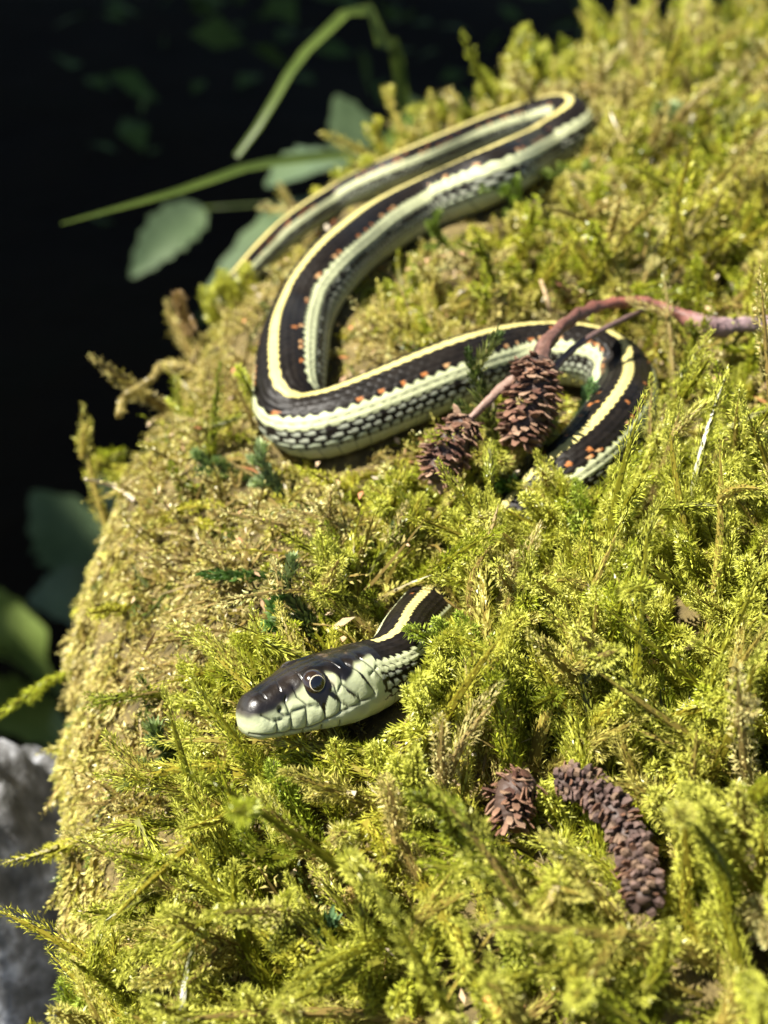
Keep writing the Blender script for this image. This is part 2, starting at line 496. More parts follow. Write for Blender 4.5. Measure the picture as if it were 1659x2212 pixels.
# ---- head paint and relief
tH = SS[:NHEAD] / LH
NHH = int(np.searchsorted(SS, LH * 1.03))
tg = np.broadcast_to((SS[:NHH] / LH)[:, None], (NHH, NT))
zg = zz_[:NHH] / HS; yg = np.abs(yy[:NHH])
zt_ = zz_[:NHH] / TOP[:NHH, None]
HPALE = np.array([.57, .61, .35]); HDARK = np.array([.030, .021, .015]); HJAW = np.array([.50, .53, .34])
_r = np.random.default_rng(77)
nz = np.zeros((NHH, NT))
for f_ in (5, 9, 16, 28, 45):
    for _ in range(4):
        k3 = _r.normal(size=3) * f_
        nz += np.sin(tg * LH * k3[0] + yg * k3[1] + zg * k3[2] + _r.uniform(0, 6)) * (.34 if f_ < 20 else .2)
hc = np.broadcast_to(HPALE, (NHH, NT, 3)).copy()
hc *= (1 + 0.06 * nz)[..., None]
# mouth line
zm = np.interp(tg, [0, .03, .18, .39, .5, .62, .75, .88], [-.07, -.10, -.165, -.20, -.16, -.10, -.06, -.04])
hc = np.where((zg < zm)[..., None], HJAW * (1 + 0.05 * nz[..., None]), hc)
# dark cap
zc = np.interp(tg, [0, .05, .1, .14, .22, .32, .42, .5, .58, .62, .68, .72, .8, .9, 1.0, 1.1], [.09, .09, .09, .10, .14, .21, .29, .33, .37, .34, .24, .28, .36, .37, .36, .35])
capm = 1 / (1 + np.exp(-(zg - zc - 0.012 * nz) / np.interp(tg, [0, .15, .35, .5, 1], [.012, .014, .012, .007, .007])))
tan_ = np.clip((nz - .35) * 1.6, 0, 1) * np.clip((tg - .55) / .2, 0, 1)
capc = HDARK * (1 + .35 * nz[..., None]) * (1 - tan_[..., None]) + np.array([.13, .085, .05]) * tan_[..., None]
hc = hc * (1 - capm[..., None]) + capc * capm[..., None]
# grey snout front
snf = np.clip((.10 - tg) / .06, 0, 1) * np.clip((zg - .0) / .1, 0, 1)
hc = hc * (1 - .5 * snf[..., None]) + np.array([.10, .09, .075]) * .5 * snf[..., None]
def inpoly(px, py, poly):
    r_ = np.zeros(px.shape, bool)
    n = len(poly)
    for a in range(n):
        x1, y1 = poly[a]; x2, y2 = poly[(a + 1) % n]
        c_ = ((y1 > py) != (y2 > py)) & (px < (x2 - x1) * (py - y1) / (y2 - y1 + 1e-12) + x1)
        r_ ^= c_
    return r_
ET, EZ = .50, .265
dE = np.sqrt(((tg - ET) * LH) ** 2 + ((zg - EZ) * 1.05) ** 2)
darkm = (dE < .185) & (zg > 0) & (yg > .25)
for poly in ([(.43, .16), (.47, .07), (.505, -.11), (.515, .03), (.555, .16)], [(.535, .14), (.565, .08), (.615, -.01), (.60, .1), (.575, .16)], [(.665, .16), (.70, .10), (.745, -.02), (.715, .02), (.675, .10)],
             [(.79, .30), (.82, .22), (.86, .06), (.84, .08), (.80, .2)]):
    darkm |= inpoly(tg, zg, poly)
hc = np.where(darkm[..., None], np.array([.016, .012, .010]), hc)
hc = np.where(((np.abs(tg - .575) < .03) & (zg > .2) & (zg < .33) & ~darkm)[..., None], np.array([.55, .52, .33]), hc)
# sutures between plates
grv = np.zeros((NHH, NT)); grw = np.zeros((NHH, NT))
def seg(p, q, wd=.011):
    global grv, grw
    ax_, ay_ = p[0] * LH, p[1]; bx, by = q[0] * LH, q[1]
    px, py = tg * LH - ax_, zg - ay_
    L2 = (bx - ax_) ** 2 + (by - ay_) ** 2
    h_ = np.clip((px * (bx - ax_) + py * (by - ay_)) / L2, 0, 1)
    d2 = np.sqrt((px - h_ * (bx - ax_)) ** 2 + (py - h_ * (by - ay_)) ** 2)
    grv = np.maximum(grv, np.exp(-(d2 / wd) ** 2) * (yg > .10))
    grw = np.maximum(grw, np.exp(-(d2 / (wd * 4)) ** 2) * (yg > .10))
def pl(ps, wd=.011):
    for a, b in zip(ps[:-1], ps[1:]):
        seg(a, b, wd)
pl([(.10, .10), (.15, .02), (.19, -.01), (.28, .04), (.40, .07), (.47, .04)])
for p_, q_ in (((.185, 0), (.182, -.17)), ((.285, .04), (.275, -.19)), ((.39, .07), (.375, -.2)), ((.505, .0), (.50, -.16)), ((.615, .0), (.60, -.1))):
    seg(p_, q_)
pl([(.275, .05), (.27, .18), (.29, .24)]); pl([(.40, .07), (.355, .2), (.35, .30)])
pl([(.57, .17), (.60, .12), (.655, .22), (.66, .28)]); pl([(.575, .3), (.60, .22), (.60, .12)]); pl([(.655, .2), (.70, .1), (.745, 0.0), (.75, -.05)])
pl([(.74, .38), (.79, .29), (.83, .16), (.87, 0)]); pl([(.86, .38), (.89, .3), (.93, .18), (.97, .05)])
pl([(.60, .12), (.62, 0), (.66, -.07)]); pl([(.87, .2), (.95, .25), (1.0, .2)], .009)
pl([(.215, .09), (.24, .03)], .02)
grv = np.maximum(grv, np.exp(-((zg - zm) / .014) ** 2) * (tg > .02) * (tg < .88) * (yg > .05))
# lower labial seams
for q_ in (.12, .24, .36, .48, .6):
    seg((q_, -.22), (q_ + .02, -.34), .007)
# top plates
def gtop(f, lo, hi, wd=.010):
    global grv
    grv = np.maximum(grv, .8 * np.exp(-(f / wd) ** 2) * (tg > lo) * (tg < hi) * (zt_ > .8))
gtop(yg, .12, .95); gtop((tg - .30) * LH + .25 * yg, .2, .4); gtop((tg - .42) * LH, .3, .5); gtop((tg - .62) * LH - .3 * yg, .5, .8); gtop((yg - .2), .42, .64); gtop((tg - .16) * LH, .1, .2)
hc = hc * (1 - .82 * np.clip(grv, 0, 1)[..., None] * np.where(hc.mean(-1, keepdims=True) > .08, 1, .3))
nos = np.exp(-((((tg - .225) * LH) / .035) ** 2 + ((zg - .115) / .032) ** 2) ** 1.5) * (yg > .1)
hc = hc * (1 - .93 * nos[..., None])
fade = np.clip((tg - .93) / .05, 0, 1)
step_ = (fade + .25 * (hh[:NHH] - .5) > .5)[..., None] if True else 0
colr[:NHH] = np.where(step_, colr[:NHH], hc)
hd = -0.016 * grv - 0.016 * grw + .003 * nz - 0.04 * nos
# brow ridge over the eye, hollow in front of it
hd += .030 * np.exp(-(((tg - ET) * LH / .26) ** 2 + ((zg - .42) / .06) ** 2)) * (yg > .2)
hd -= .035 * np.exp(-(((tg - .34) * LH / .2) ** 2 + ((zg - .2) / .09) ** 2)) * (yg > .15)
disp[:NHH] += hd * np.clip(1.15 - fade, 0, 1)
yy2 = yy + RADN[..., 0] * disp; zz2 = zz_ + RADN[..., 1] * disp
colr = colr * np.where(colr.mean(-1, keepdims=True) < .06, .30, .63)
SV = PATH[:, None] + SIDE[:, None] * yy2[..., None] + UPV[:, None] * zz2[..., None]
i = np.arange(NRING - 1)[:, None] * NT; j = np.arange(NT)[None]; j2 = (j + 1) % NT
SQ = np.stack([i + j, i + j2, i + NT + j2, i + NT + j], -1).reshape(-1, 4)
V = np.vstack([SV.reshape(-1, 3), PATH[0] + HD * .03, PATH[-1]])
n0 = NRING * NT
st = [(n0, (q + 1) % NT, q) for q in range(NT)] + [(n0 + 1, (NRING - 1) * NT + q, (NRING - 1) * NT + (q + 1) % NT) for q in range(NT)]
snake = thing('snake', (PATH[NHEAD][0], PATH[NHEAD][1], zf(PATH[NHEAD][0], PATH[NHEAD][1])),
              'black garter snake with yellow back stripe and pale side stripes coiled on moss', 'snake')
mesh_np('body', V, tris=st, quads=SQ, col=np.vstack([colr.reshape(-1, 3), colr[0, :1], colr[-1, :1]]), mat=M_SNAKE, parent=snake, smooth=True)
_b = snake.children[0].data
_b.materials.append(M_HEAD)
_mi = np.zeros(len(_b.polygons), np.int32); _mi[:NT] = 1; _mi[2 * NT: 2 * NT + NHEAD * NT] = 1
_b.polygons.foreach_set('material_index', _mi)

# eyes: ball, pale ring and pupil as proud caps
def cap_mesh(c, ax, r, a0, a1, n=40, m=10):
    ax = norm(np.asarray(ax)); a_ = norm(np.cross(ax, [0.1, 0.2, 1.0])); b_ = np.cross(ax, a_)
    po = np.linspace(a0, a1, m); az = np.linspace(0, 2 * math.pi, n, endpoint=False)
    D = (np.cos(po)[:, None, None] * ax + np.sin(po)[:, None, None] * (np.cos(az)[None, :, None] * a_ + np.sin(az)[None, :, None] * b_))
    V = c + D * r
    i = np.arange(m - 1)[:, None] * n; j = np.arange(n)[None]; j2 = (j + 1) % n
    return V.reshape(-1, 3), np.stack([i + j, i + n + j, i + n + j2, i + j2], -1).reshape(-1, 4)
ie = int(np.searchsorted(SS, ET * LH))
for sg in (1, -1):
    c = PATH[ie] + SIDE[ie] * sg * (WID[ie] * .95 - .172) + UPV[ie] * EZ * HS
    axd = norm(SIDE[ie] * sg * 1.0 + UPV[ie] * .22 - TAN[ie] * .12)
    ey = mesh_np('eye', *(lambda a: (a[0],))(cap_mesh(c, axd, .198, .001, math.pi - .001, 48, 26)), quads=cap_mesh(c, axd, .198, .001, math.pi - .001, 48, 26)[1], mat=M_EYE, parent=snake, smooth=True)
    a = cap_mesh(c, axd, .2012, math.radians(31), math.radians(34.5), 48, 4)
    mesh_np('iris_ring', a[0], quads=a[1], mat=M_RING, parent=ey, smooth=True)
    a = cap_mesh(c, axd, .2022, .001, math.radians(31.5), 48, 8)
    mesh_np('pupil', a[0], quads=a[1], mat=M_PUPIL, parent=ey, smooth=True)

# thinned path for keep-clear tests
SPATH = PATH[::12]; SRAD = np.maximum(WID, TOP)[::12]; SARC = SS[::12]
pu, pv, pd = proj(SPATH)
PRPX = SRAD / pd * FPX
HID = (SARC > LH + 1.0) & (pv > 985) & (pu > 880) & (pv < 1400)
FARH = (SARC > SARC[-1] - 4)
VIS = ~(HID | FARH)
PROT = [(862, 1375, 55, 22), (900, 1325, 58, 22), (945, 1280, 40, 22), (985, 1252, 30, 22), (1245, 1000, 40, 22.5)]       # extra (u, v, radius px, depth) circles kept clear of moss in front

# ------------------------------------------------------------------ moss shoots
ALB = np.array([.63, .65, .47])
GOLD = math.radians(137.508)
LOG = []

def shoots(P0, D0, BD, L, K, ll, lw, alpha, col, tipc, rs=0.02, curl=0.5, seed=0, jit=.22, stem=True, nst=9, nside=5):
    """leafy moss stems: every leaf is a bent pointed pair of triangles set in a spiral round a curved stem"""
    g_ = np.random.default_rng(seed)
    M = len(P0)
    BD = BD * np.minimum(1, 1.5 / np.maximum(np.linalg.norm(BD, axis=1), 1e-6))[:, None]
    t = (np.arange(K) + .5) / K
    t = 0.06 + 0.94 * t
    T_ = t[None, :, None]
    wig = norm(g_.normal(size=(M, 3)))[:, None] * (np.sin(T_ * (4 + 3 * g_.random((M, 1, 1))) + g_.uniform(0, 6, (M, 1, 1))) * .045)
    C = P0[:, None] + L[:, None, None] * (D0[:, None] * T_ + BD[:, None] * T_ ** 2 / 2 + wig * T_)
    TG = norm(D0[:, None] + BD[:, None] * T_)
    ref = norm(g_.normal(size=(M, 3)))[:, None]
    N_ = norm(np.cross(TG, ref)); B_ = np.cross(TG, N_)
    az = np.arange(K)[None] * GOLD + g_.uniform(0, 6.28, (M, 1)) + g_.normal(size=(M, K)) * .3
    RO = np.cos(az)[..., None] * N_ + np.sin(az)[..., None] * B_
    end = np.clip((t - .80) / .2, 0, 1)[None]
    al = alpha * (1 - .55 * end) * (1 + jit * g_.normal(size=(M, K)))
    l_ = ll[:, None] * (.72 + .28 * np.sin(math.pi * t))[None] * (1 - .25 * end) * (1 + jit * g_.normal(size=(M, K)))
    D = np.cos(al)[..., None] * TG + np.sin(al)[..., None] * RO
    a2 = al + curl * g_.normal(1.0, .7, size=(M, K))
    D2 = np.cos(a2)[..., None] * TG + np.sin(a2)[..., None] * RO
    S_ = norm(np.cross(TG, RO) + .35 * g_.normal(size=(M, K, 3)))
    base = C + RO * (rs * (1 - .85 * end ** 2))[..., None]
    mid = base + D * (l_ * .45)[..., None]
    tip = mid + D2 * (l_ * .55)[..., None]
    hw = (lw[:, None] * (1 - .3 * end) * .5)[..., None]
    V = np.stack([base, mid + S_ * hw, mid - S_ * hw, tip], 2)
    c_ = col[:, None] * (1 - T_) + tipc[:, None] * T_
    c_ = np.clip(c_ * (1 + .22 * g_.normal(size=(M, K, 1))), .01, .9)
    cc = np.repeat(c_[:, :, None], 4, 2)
    cc[:, :, 3] = np.minimum(cc[:, :, 3] * 1.45, .95)  # pale new growth at leaf tips, plus bright highlights put into the colour
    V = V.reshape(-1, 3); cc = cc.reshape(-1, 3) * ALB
    b = np.arange(M * K)[:, None] * 4
    TR = np.concatenate([b + np.array([0, 1, 2]), b + np.array([1, 3, 2])])
    if stem:
        n = nst
        ts = np.linspace(0, .97, n)[None, :, None]
        Cs = P0[:, None] + L[:, None, None] * (D0[:, None] * ts + BD[:, None] * ts ** 2 / 2)
        Tg = norm(D0[:, None] + BD[:, None] * ts); N2 = norm(np.cross(Tg, ref)); B2 = np.cross(Tg, N2)
        a3 = np.arange(nside) * (2 * math.pi / nside)
        tap = np.linspace(1, 0, n)[None, :, None, None] ** .5
        SVs = Cs[:, :, None] + rs * .95 * tap * (np.cos(a3)[None, None, :, None] * N2[:, :, None] + np.sin(a3)[None, None, :, None] * B2[:, :, None])
        o = len(V)
        q = (np.arange(M)[:, None, None] * n * nside + np.arange(n - 1)[None, :, None] * nside + np.arange(nside)[None, None]) + o
        q2 = (np.arange(M)[:, None, None] * n * nside + np.arange(n - 1)[None, :, None] * nside + ((np.arange(nside) + 1) % nside)[None, None]) + o
        TR = np.concatenate([TR, np.stack([q, q2, q2 + nside], -1).reshape(-1, 3), np.stack([q, q2 + nside, q + nside], -1).reshape(-1, 3)])
        V = np.vstack([V, SVs.reshape(-1, 3)])
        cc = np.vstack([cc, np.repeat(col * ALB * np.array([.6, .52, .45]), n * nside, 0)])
    return V, TR, cc

def join(parts):
    V, T, C, o = [], [], [], 0
    for v, t, c in parts:
        V.append(v); T.append(t + o); C.append(c); o += len(v)
    return np.vstack(V), np.vstack(T), np.vstack(C)

# sample points over the boulder skin
tri = np.vstack([BQT[:, [0, 1, 2]], BQT[:, [0, 2, 3]]])
BVf = BV.reshape(-1, 3)
A_, B_, C_ = BVf[tri[:, 0]], BVf[tri[:, 1]], BVf[tri[:, 2]]
fn = np.cross(B_ - A_, C_ - A_); area = np.linalg.norm(fn, axis=1) / 2; fn = norm(fn)
fn = np.where((fn[:, 2:] < -0.2), -fn, fn)
cum = np.cumsum(area)
def sample(n):
    q = np.searchsorted(cum, rng.random(n) * cum[-1]); q = np.minimum(q, len(tri) - 1)
    a, b = rng.random((2, n)); f_ = a + b > 1; a = np.where(f_, 1 - a, a); b = np.where(f_, 1 - b, b)
    return A_[q] + (B_[q] - A_[q]) * a[:, None] + (C_[q] - A_[q]) * b[:, None], fn[q]

def clear(P0, D0, BD, L, prob=.97, grow=.96):
    """True for shoots that neither stand inside the snake nor hide the parts of it (or the cones) that lie open"""
    ok = np.ones(len(P0), bool)
    for ts in np.linspace(0, 1, 9):
        Q_ = P0 + L[:, None] * (D0 * ts + BD * ts * ts / 2)
        u, v, d = proj(Q_)
        for c0 in range(0, len(Q_), 4000):
            s_ = slice(c0, c0 + 4000)
            dist = np.linalg.norm(Q_[s_, None] - SPATH[None], axis=-1)
            ok[s_] &= ~(dist < SRAD[None] * 1.0).any(1)
            px = np.hypot(u[s_, None] - pu[None, VIS], v[s_, None] - pv[None, VIS])
            hit = ((px < PRPX[None, VIS] * grow) & (d[s_, None] < pd[None, VIS] + .3)).any(1)
            ok[s_] &= ~(hit & (rng.random(hit.shape) < prob))
            for (cu, cv, cr_, cd) in PROT:
                hp = (np.hypot(u[s_] - cu, v[s_] - cv) < cr_) & (d[s_] < cd)
                ok[s_] &= ~(hp & (rng.random(hp.shape) < prob))
    return ok

def noise2(x, y, s=1.0, o=0.0):
    return (np.sin(x * 1.3 * s + o) * np.sin(y * 1.1 * s + 1.7 + o) + np.sin((x + y) * .83 * s + 2.3 * o) * np.sin((x - .6 * y) * 1.9 * s + .4)
            + .5 * np.sin(x * 3.7 * s + y * 2.1 * s + o)) / 2.2

PAL_C = np.array([[.42, .45, .05], [.55, .51, .085], [.60, .52, .17], [.60, .48, .22], [.68, .56, .30], [.24, .27, .03]])

# --- twig, cones and catkin positions are needed for the clear test, so they are described first
CONE1 = (at(1163, 800, 22.6), at(1128, 950, 22.2))
CONE2 = (at(1005, 905, 22.3), at(938, 1030, 21.9))
PROT += [(1140, 830, 120, 22.6), (1125, 900, 112, 22.4), (975, 950, 105, 22.2), (950, 1000, 92, 22.0)]
CATK = [(1150, 1700), (1200, 1688), (1262, 1694), (1325, 1750), (1365, 1830), (1385, 1900), (1392, 1950)]
for q_ in np.linspace(0, len(CATK) - 1, 22):
    u, v = np.interp(q_, range(len(CATK)), [p_[0] for p_ in CATK]), np.interp(q_, range(len(CATK)), [p_[1] for p_ in CATK])
    PROT.append((u, v, 58, (on(u, v, .9) - CAMP) @ CF + .2))
PROT += [(1110, 1700, 50, (on(1110, 1700, .8) - CAMP) @ CF), (1110, 1760, 45, (on(1110, 1760, .8) - CAMP) @ CF)]
SPRIG_PX = [(1075, 985), (1045, 880), (1010, 790), (1265, 860), (1250, 920)]
for (u, v) in SPRIG_PX:
    PROT.append((u, v, 28, 21.8))

REGA = [(1750, 1040), (1480, 1050), (1270, 1085), (1080, 1200), (980, 1310), (920, 1440), (800, 1590), (620, 1640), (570, 1720), (500, 1880), (420, 2020), (320, 2200), (300, 2600), (2300, 2600), (2300, 1100)]

def keepview(P, n, mu=620, mv=700):
    u, v, d = proj(P)
    view = norm(CAMP - P)
    near = (u > -90) & (u < 1749) & (v > -140) & (v < 2330)
    wide = (u > -mu) & (u < 1659 + mu) & (v > -mv) & (v < 2212 + mv) & (rng.random(len(P)) < .38)
    return (near | wide) & ((n * view).sum(-1) > -.3), u, v, d

# --- 1. short mat everywhere
P, n = sample(31000)
P2, n2 = sample(42000)          # the rounded left shoulder is the densest turf
u2, v2, d2 = proj(P2)
k2 = (n2[:, 2] < .93) & (u2 > -60) & (u2 < 720) & (v2 > 480) & (v2 < 2300) & ((n2 * norm(CAMP - P2)).sum(-1) > -.1)
P, n = np.vstack([P, P2[k2]]), np.vstack([n, n2[k2]])
kv, u, v, d = keepview(P, n)
P, n, u, v, d = P[kv], n[kv], u[kv], v[kv], d[kv]
far = d > 30
keep = rng.random(len(P)) < np.where(far, .62, 1.0) * np.where(inpoly(u, v, REGA), .28, 1.0)
P, n, u, v, d = P[keep], n[keep], u[keep], v[keep], d[keep]
rnd = rng.normal(size=P.shape)
tang = norm(rnd - (rnd * n).sum(-1, keepdims=True) * n)
steep = np.clip(1 - n[:, 2], 0, 1)[:, None]
flk = np.clip((steep - .12) * 3.0, 0, 1)
D0 = norm(n * (rng.uniform(.35, 1.0, (len(P), 1)) * (1 - .55 * flk)) + tang * (.8 - .3 * flk) + np.array([0, 0, -1.0]) * flk)
rnd = rng.normal(size=P.shape)
BD = rnd * (.95 - .45 * flk) - np.array([0, 0, .45])
leftm = (u < 900 - .28 * (v - 650)) & (v > 560)
L = rng.uniform(.8, 1.8, len(P)) * (1 - .45 * flk[:, 0]) * np.where(leftm, .72, 1.0) * (1 + .25 * noise2(P[:, 0], P[:, 1], .8))
ok = clear(P, D0, BD, L, .93, .86)
Ls = np.where(ok, L, np.minimum(L * .35, .42))
ok = ok | clear(P, D0, BD, Ls, .93, .86)
L = Ls
P, n, D0, BD, L, u, v, d, steep = P[ok], n[ok], D0[ok], BD[ok], L[ok], u[ok], v[ok], d[ok], steep[ok]
q = noise2(P[:, 0], P[:, 1], .55, .7) * .5 + .5 + rng.normal(size=len(P)) * .28
inA = inpoly(u, v, REGA)
q = np.where(flk[ok][:, 0] > .2, .80 + (q - .5) * .4, q + np.where(inA, -.1, np.where(leftm[ok], .36, .08)))
ci = np.clip((q * 4), 0, 4).astype(int)
c = PAL_C[ci] * rng.uniform(.75, 1.15, (len(P), 1))
dark = rng.random(len(P)) < .05
c[dark] = np.array([.13, .17, .045])
KM = 30
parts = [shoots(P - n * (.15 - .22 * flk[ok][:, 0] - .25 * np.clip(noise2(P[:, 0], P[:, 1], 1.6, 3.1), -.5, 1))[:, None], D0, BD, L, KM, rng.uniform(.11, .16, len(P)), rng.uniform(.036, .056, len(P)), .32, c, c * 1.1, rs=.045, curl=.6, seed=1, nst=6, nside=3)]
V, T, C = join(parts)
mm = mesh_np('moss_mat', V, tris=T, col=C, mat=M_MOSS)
tag(mm, 'short matted yellow green moss covering the boulder', 'moss', kind='stuff')
LOG.append(('mat', len(P), len(T)))

# --- 2. long ropy shoots: thick in the foreground carpet, thinner and lower over the rest
def ropes(P, n, D0, BD, L, c, tc, K, l0, l1, w0, w1, rs, seed, nb=2):
    m = len(P)
    out = [shoots(P - n * .15, D0, BD, L, K, rng.uniform(l0, l1, m), rng.uniform(w0, w1, m), .26, c, tc, rs=rs, curl=.65, seed=seed)]
    for b in range(nb):
        tb = rng.uniform(.25, .8, m)[:, None]
        Pb_ = P + L[:, None] * (D0 * tb + BD * tb ** 2 / 2)
        Db = norm(norm(D0 + BD * tb) * .6 + rng.normal(size=P.shape) * .6 + np.array([0, 0, .2]))
        Bb = rng.normal(size=P.shape) * .5
        Lb_ = L * rng.uniform(.25, .5, m)
        ok = clear(Pb_, Db, Bb, Lb_)
        e = int(ok.sum())
        if e:
            out.append(shoots(Pb_[ok], Db[ok], Bb[ok], Lb_[ok], int(K * .4), rng.uniform(l0, l1, e) * .88, rng.uniform(w0, w1, e) * .92, .32, c[ok], tc[ok], rs=rs * .8, curl=.75, seed=seed + 3 + b))
    return out

def rope_cols(P, shift=0.0):
    q = np.clip(noise2(P[:, 0], P[:, 1], .9, 1.9) * .5 + .32 + shift + rng.normal(size=len(P)) * .25, 0, 1)
    c = PAL_C[np.clip((q * 5).astype(int), 0, 4)] * rng.uniform(.8, 1.1, (len(P), 1))
    dk = rng.random(len(P)) < .16
    c[dk] = PAL_C[5] * .9
    tc = np.where(rng.random((len(P), 1)) < .75, np.array([[.62, .60, .13]]), c * 1.1)
    return c, tc

P, n = sample(14500)
kv, u, v, d = keepview(P, n)
inA = inpoly(u, v, REGA)
Pa, na = P[kv & inA], n[kv & inA]
sel = rng.random(len(Pa)) < 1.0
Pa, na = Pa[sel], na[sel]
# extra shoots over the sunken neck
nk = np.where((SARC > LH + .9) & HID)[0]
ii = rng.choice(nk, 260)
ofs = rng.uniform(-.9, 1.5, len(ii))
nx = SPATH[ii] + np.stack([ofs * .45, -ofs * .9, 0 * ofs], -1) + rng.normal(size=(len(ii), 3)) * .15
nx[:, 2] = zf(nx[:, 0], nx[:, 1])
Pa = np.vstack([Pa, nx]); na = np.vstack([na, nf(nx[:, 0], nx[:, 1])])
lean = np.array([-.38, .42, .42])
D0 = norm(na * .38 + lean * (.75 + .5 * noise2(Pa[:, 0], Pa[:, 1], .7, 4.0))[:, None] + rng.normal(size=Pa.shape) * .36)
BD = rng.normal(size=Pa.shape) * .95 + na * .12
L = rng.uniform(1.4, 3.0, len(Pa))
L[-len(nx):] = rng.uniform(1.0, 1.9, len(nx))
ok = clear(Pa, D0, BD, L)
Pa, na, D0, BD, L = Pa[ok], na[ok], D0[ok], BD[ok], L[ok]
c, tc = rope_cols(Pa)
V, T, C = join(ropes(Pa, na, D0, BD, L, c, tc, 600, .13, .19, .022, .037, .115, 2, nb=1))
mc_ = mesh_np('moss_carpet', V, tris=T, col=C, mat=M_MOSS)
tag(mc_, 'dense carpet of bright green feathery moss round the snake head', 'moss', kind='stuff')
LOG.append(('carpet', len(Pa), len(T)))

k_ = kv & ~inA
Pb_, nb_ = P[k_], n[k_]
steep = np.clip(1 - nb_[:, 2], 0, 1)
ub, vb, _ = proj(Pb_)
leftz = (ub < 900 - .28 * (vb - 650)) & (vb > 600)
sel = rng.random(len(Pb_)) < np.where(steep > .15, .04, np.where(leftz, .14, .58))
Pb_, nb_ = Pb_[sel], nb_[sel]
rnd = rng.normal(size=Pb_.shape)
D0 = norm(nb_ * .55 + rnd * .55 + np.array([0, 0, .1]))
BD = rng.normal(size=Pb_.shape) * .8 - np.array([0, 0, .5])
L = rng.uniform(1.0, 2.1, len(Pb_))
ok = clear(Pb_, D0, BD, L)
Pb_, nb_, D0, BD, L = Pb_[ok], nb_[ok], D0[ok], BD[ok], L[ok]
c, tc = rope_cols(Pb_, .12)
tc = c * 1.15
farr = ((Pb_ - CAMP) @ CF) > 30
far_set = (Pb_[farr], nb_[farr], norm(D0[farr] + nb_[farr] * .5), BD[farr] * .7, L[farr] * 1.45, c[farr], tc[farr])
Pb_, nb_, D0, BD, L, c, tc = [x[~farr] for x in (Pb_, nb_, D0, BD, L, c, tc)]
okf = clear(*[far_set[q_] for q_ in (0, 2, 3, 4)])
far_set = [x[okf] for x in far_set]
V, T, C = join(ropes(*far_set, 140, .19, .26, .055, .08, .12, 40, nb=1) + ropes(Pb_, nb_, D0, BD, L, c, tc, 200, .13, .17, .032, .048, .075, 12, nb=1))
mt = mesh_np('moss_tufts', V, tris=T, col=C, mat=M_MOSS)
tag(mt, 'loose curled yellow moss strands round the snake coils', 'moss', kind='stuff')
LOG.append(('tufts', len(Pb_), len(T)))

# litter: flakes of dead leaf, bark and old moss caught in the cushions
P, n = sample(5200)
kv, u, v, d = keepview(P, n)
kv &= n[:, 2] > .7
P, n = P[kv], n[kv]
P = P + n * rng.uniform(.2, .75, (len(P), 1))
a1 = norm(rng.normal(size=P.shape)); a2 = norm(np.cross(a1, n + rng.normal(size=P.shape) * .5))
ln = (rng.uniform(.06, .3, len(P)) * (1 + .8 * (rng.random(len(P)) < .15)))[:, None]; wd_ = rng.uniform(.02, .07, (len(P), 1))
ok = clear(P, a1, a1 * 0, ln[:, 0])
P, n, a1, a2, ln, wd_ = P[ok], n[ok], a1[ok], a2[ok], ln[ok], wd_[ok]
V = np.stack([P, P + a1 * ln * .4 + a2 * wd_, P + a1 * ln * .5 - a2 * wd_ + n * .03, P + a1 * ln + n * rng.normal(size=(len(P), 1)) * .04], 1).reshape(-1, 3)
LC = .72 * np.array([[.62, .45, .26], [.42, .17, .06], [.6, .5, .34], [.30, .19, .10], [.6, .35, .18]])
C = np.repeat(LC[rng.integers(0, 5, len(P))] * rng.uniform(.7, 1.1, (len(P), 1)), 4, 0)
b_ = np.arange(len(P))[:, None] * 4
tag(mesh_np('moss_litter', V, tris=np.concatenate([b_ + np.array([0, 1, 2]), b_ + np.array([1, 3, 2])]), col=C, mat=M_CONE), 'tiny tan and rust flakes caught in the moss', 'litter', kind='stuff')

# --- 3. single shoots that stand out of the carpet, each one a thing
def one_shoot(base, tip, K, ll, lw, alpha, col, tipc, rs, curl, seed, lift=None, bend=None):
    base = np.asarray(base, float); tip = np.asarray(tip, float)
    d_ = tip - base
    Ln = np.linalg.norm(d_)
    g_ = np.random.default_rng(seed)
    b_ = norm(g_.normal(size=3)) * .5 if bend is None else np.asarray(bend, float)
    D0 = d_ / Ln - b_ / 2
    return shoots(base[None], D0[None], b_[None], np.array([Ln]), K, np.array([ll]), np.array([lw]), alpha, np.array([col]), np.array([tipc]), rs=rs, curl=curl, seed=seed)

def px_shoot(bu_, bv_, tu, tv_, fwd=.5):
    b_ = on(bu_, bv_, -.1)
    d_ = (b_ - CAMP) @ CF
    return b_, at(tu, tv_, d_ - fwd * .35)

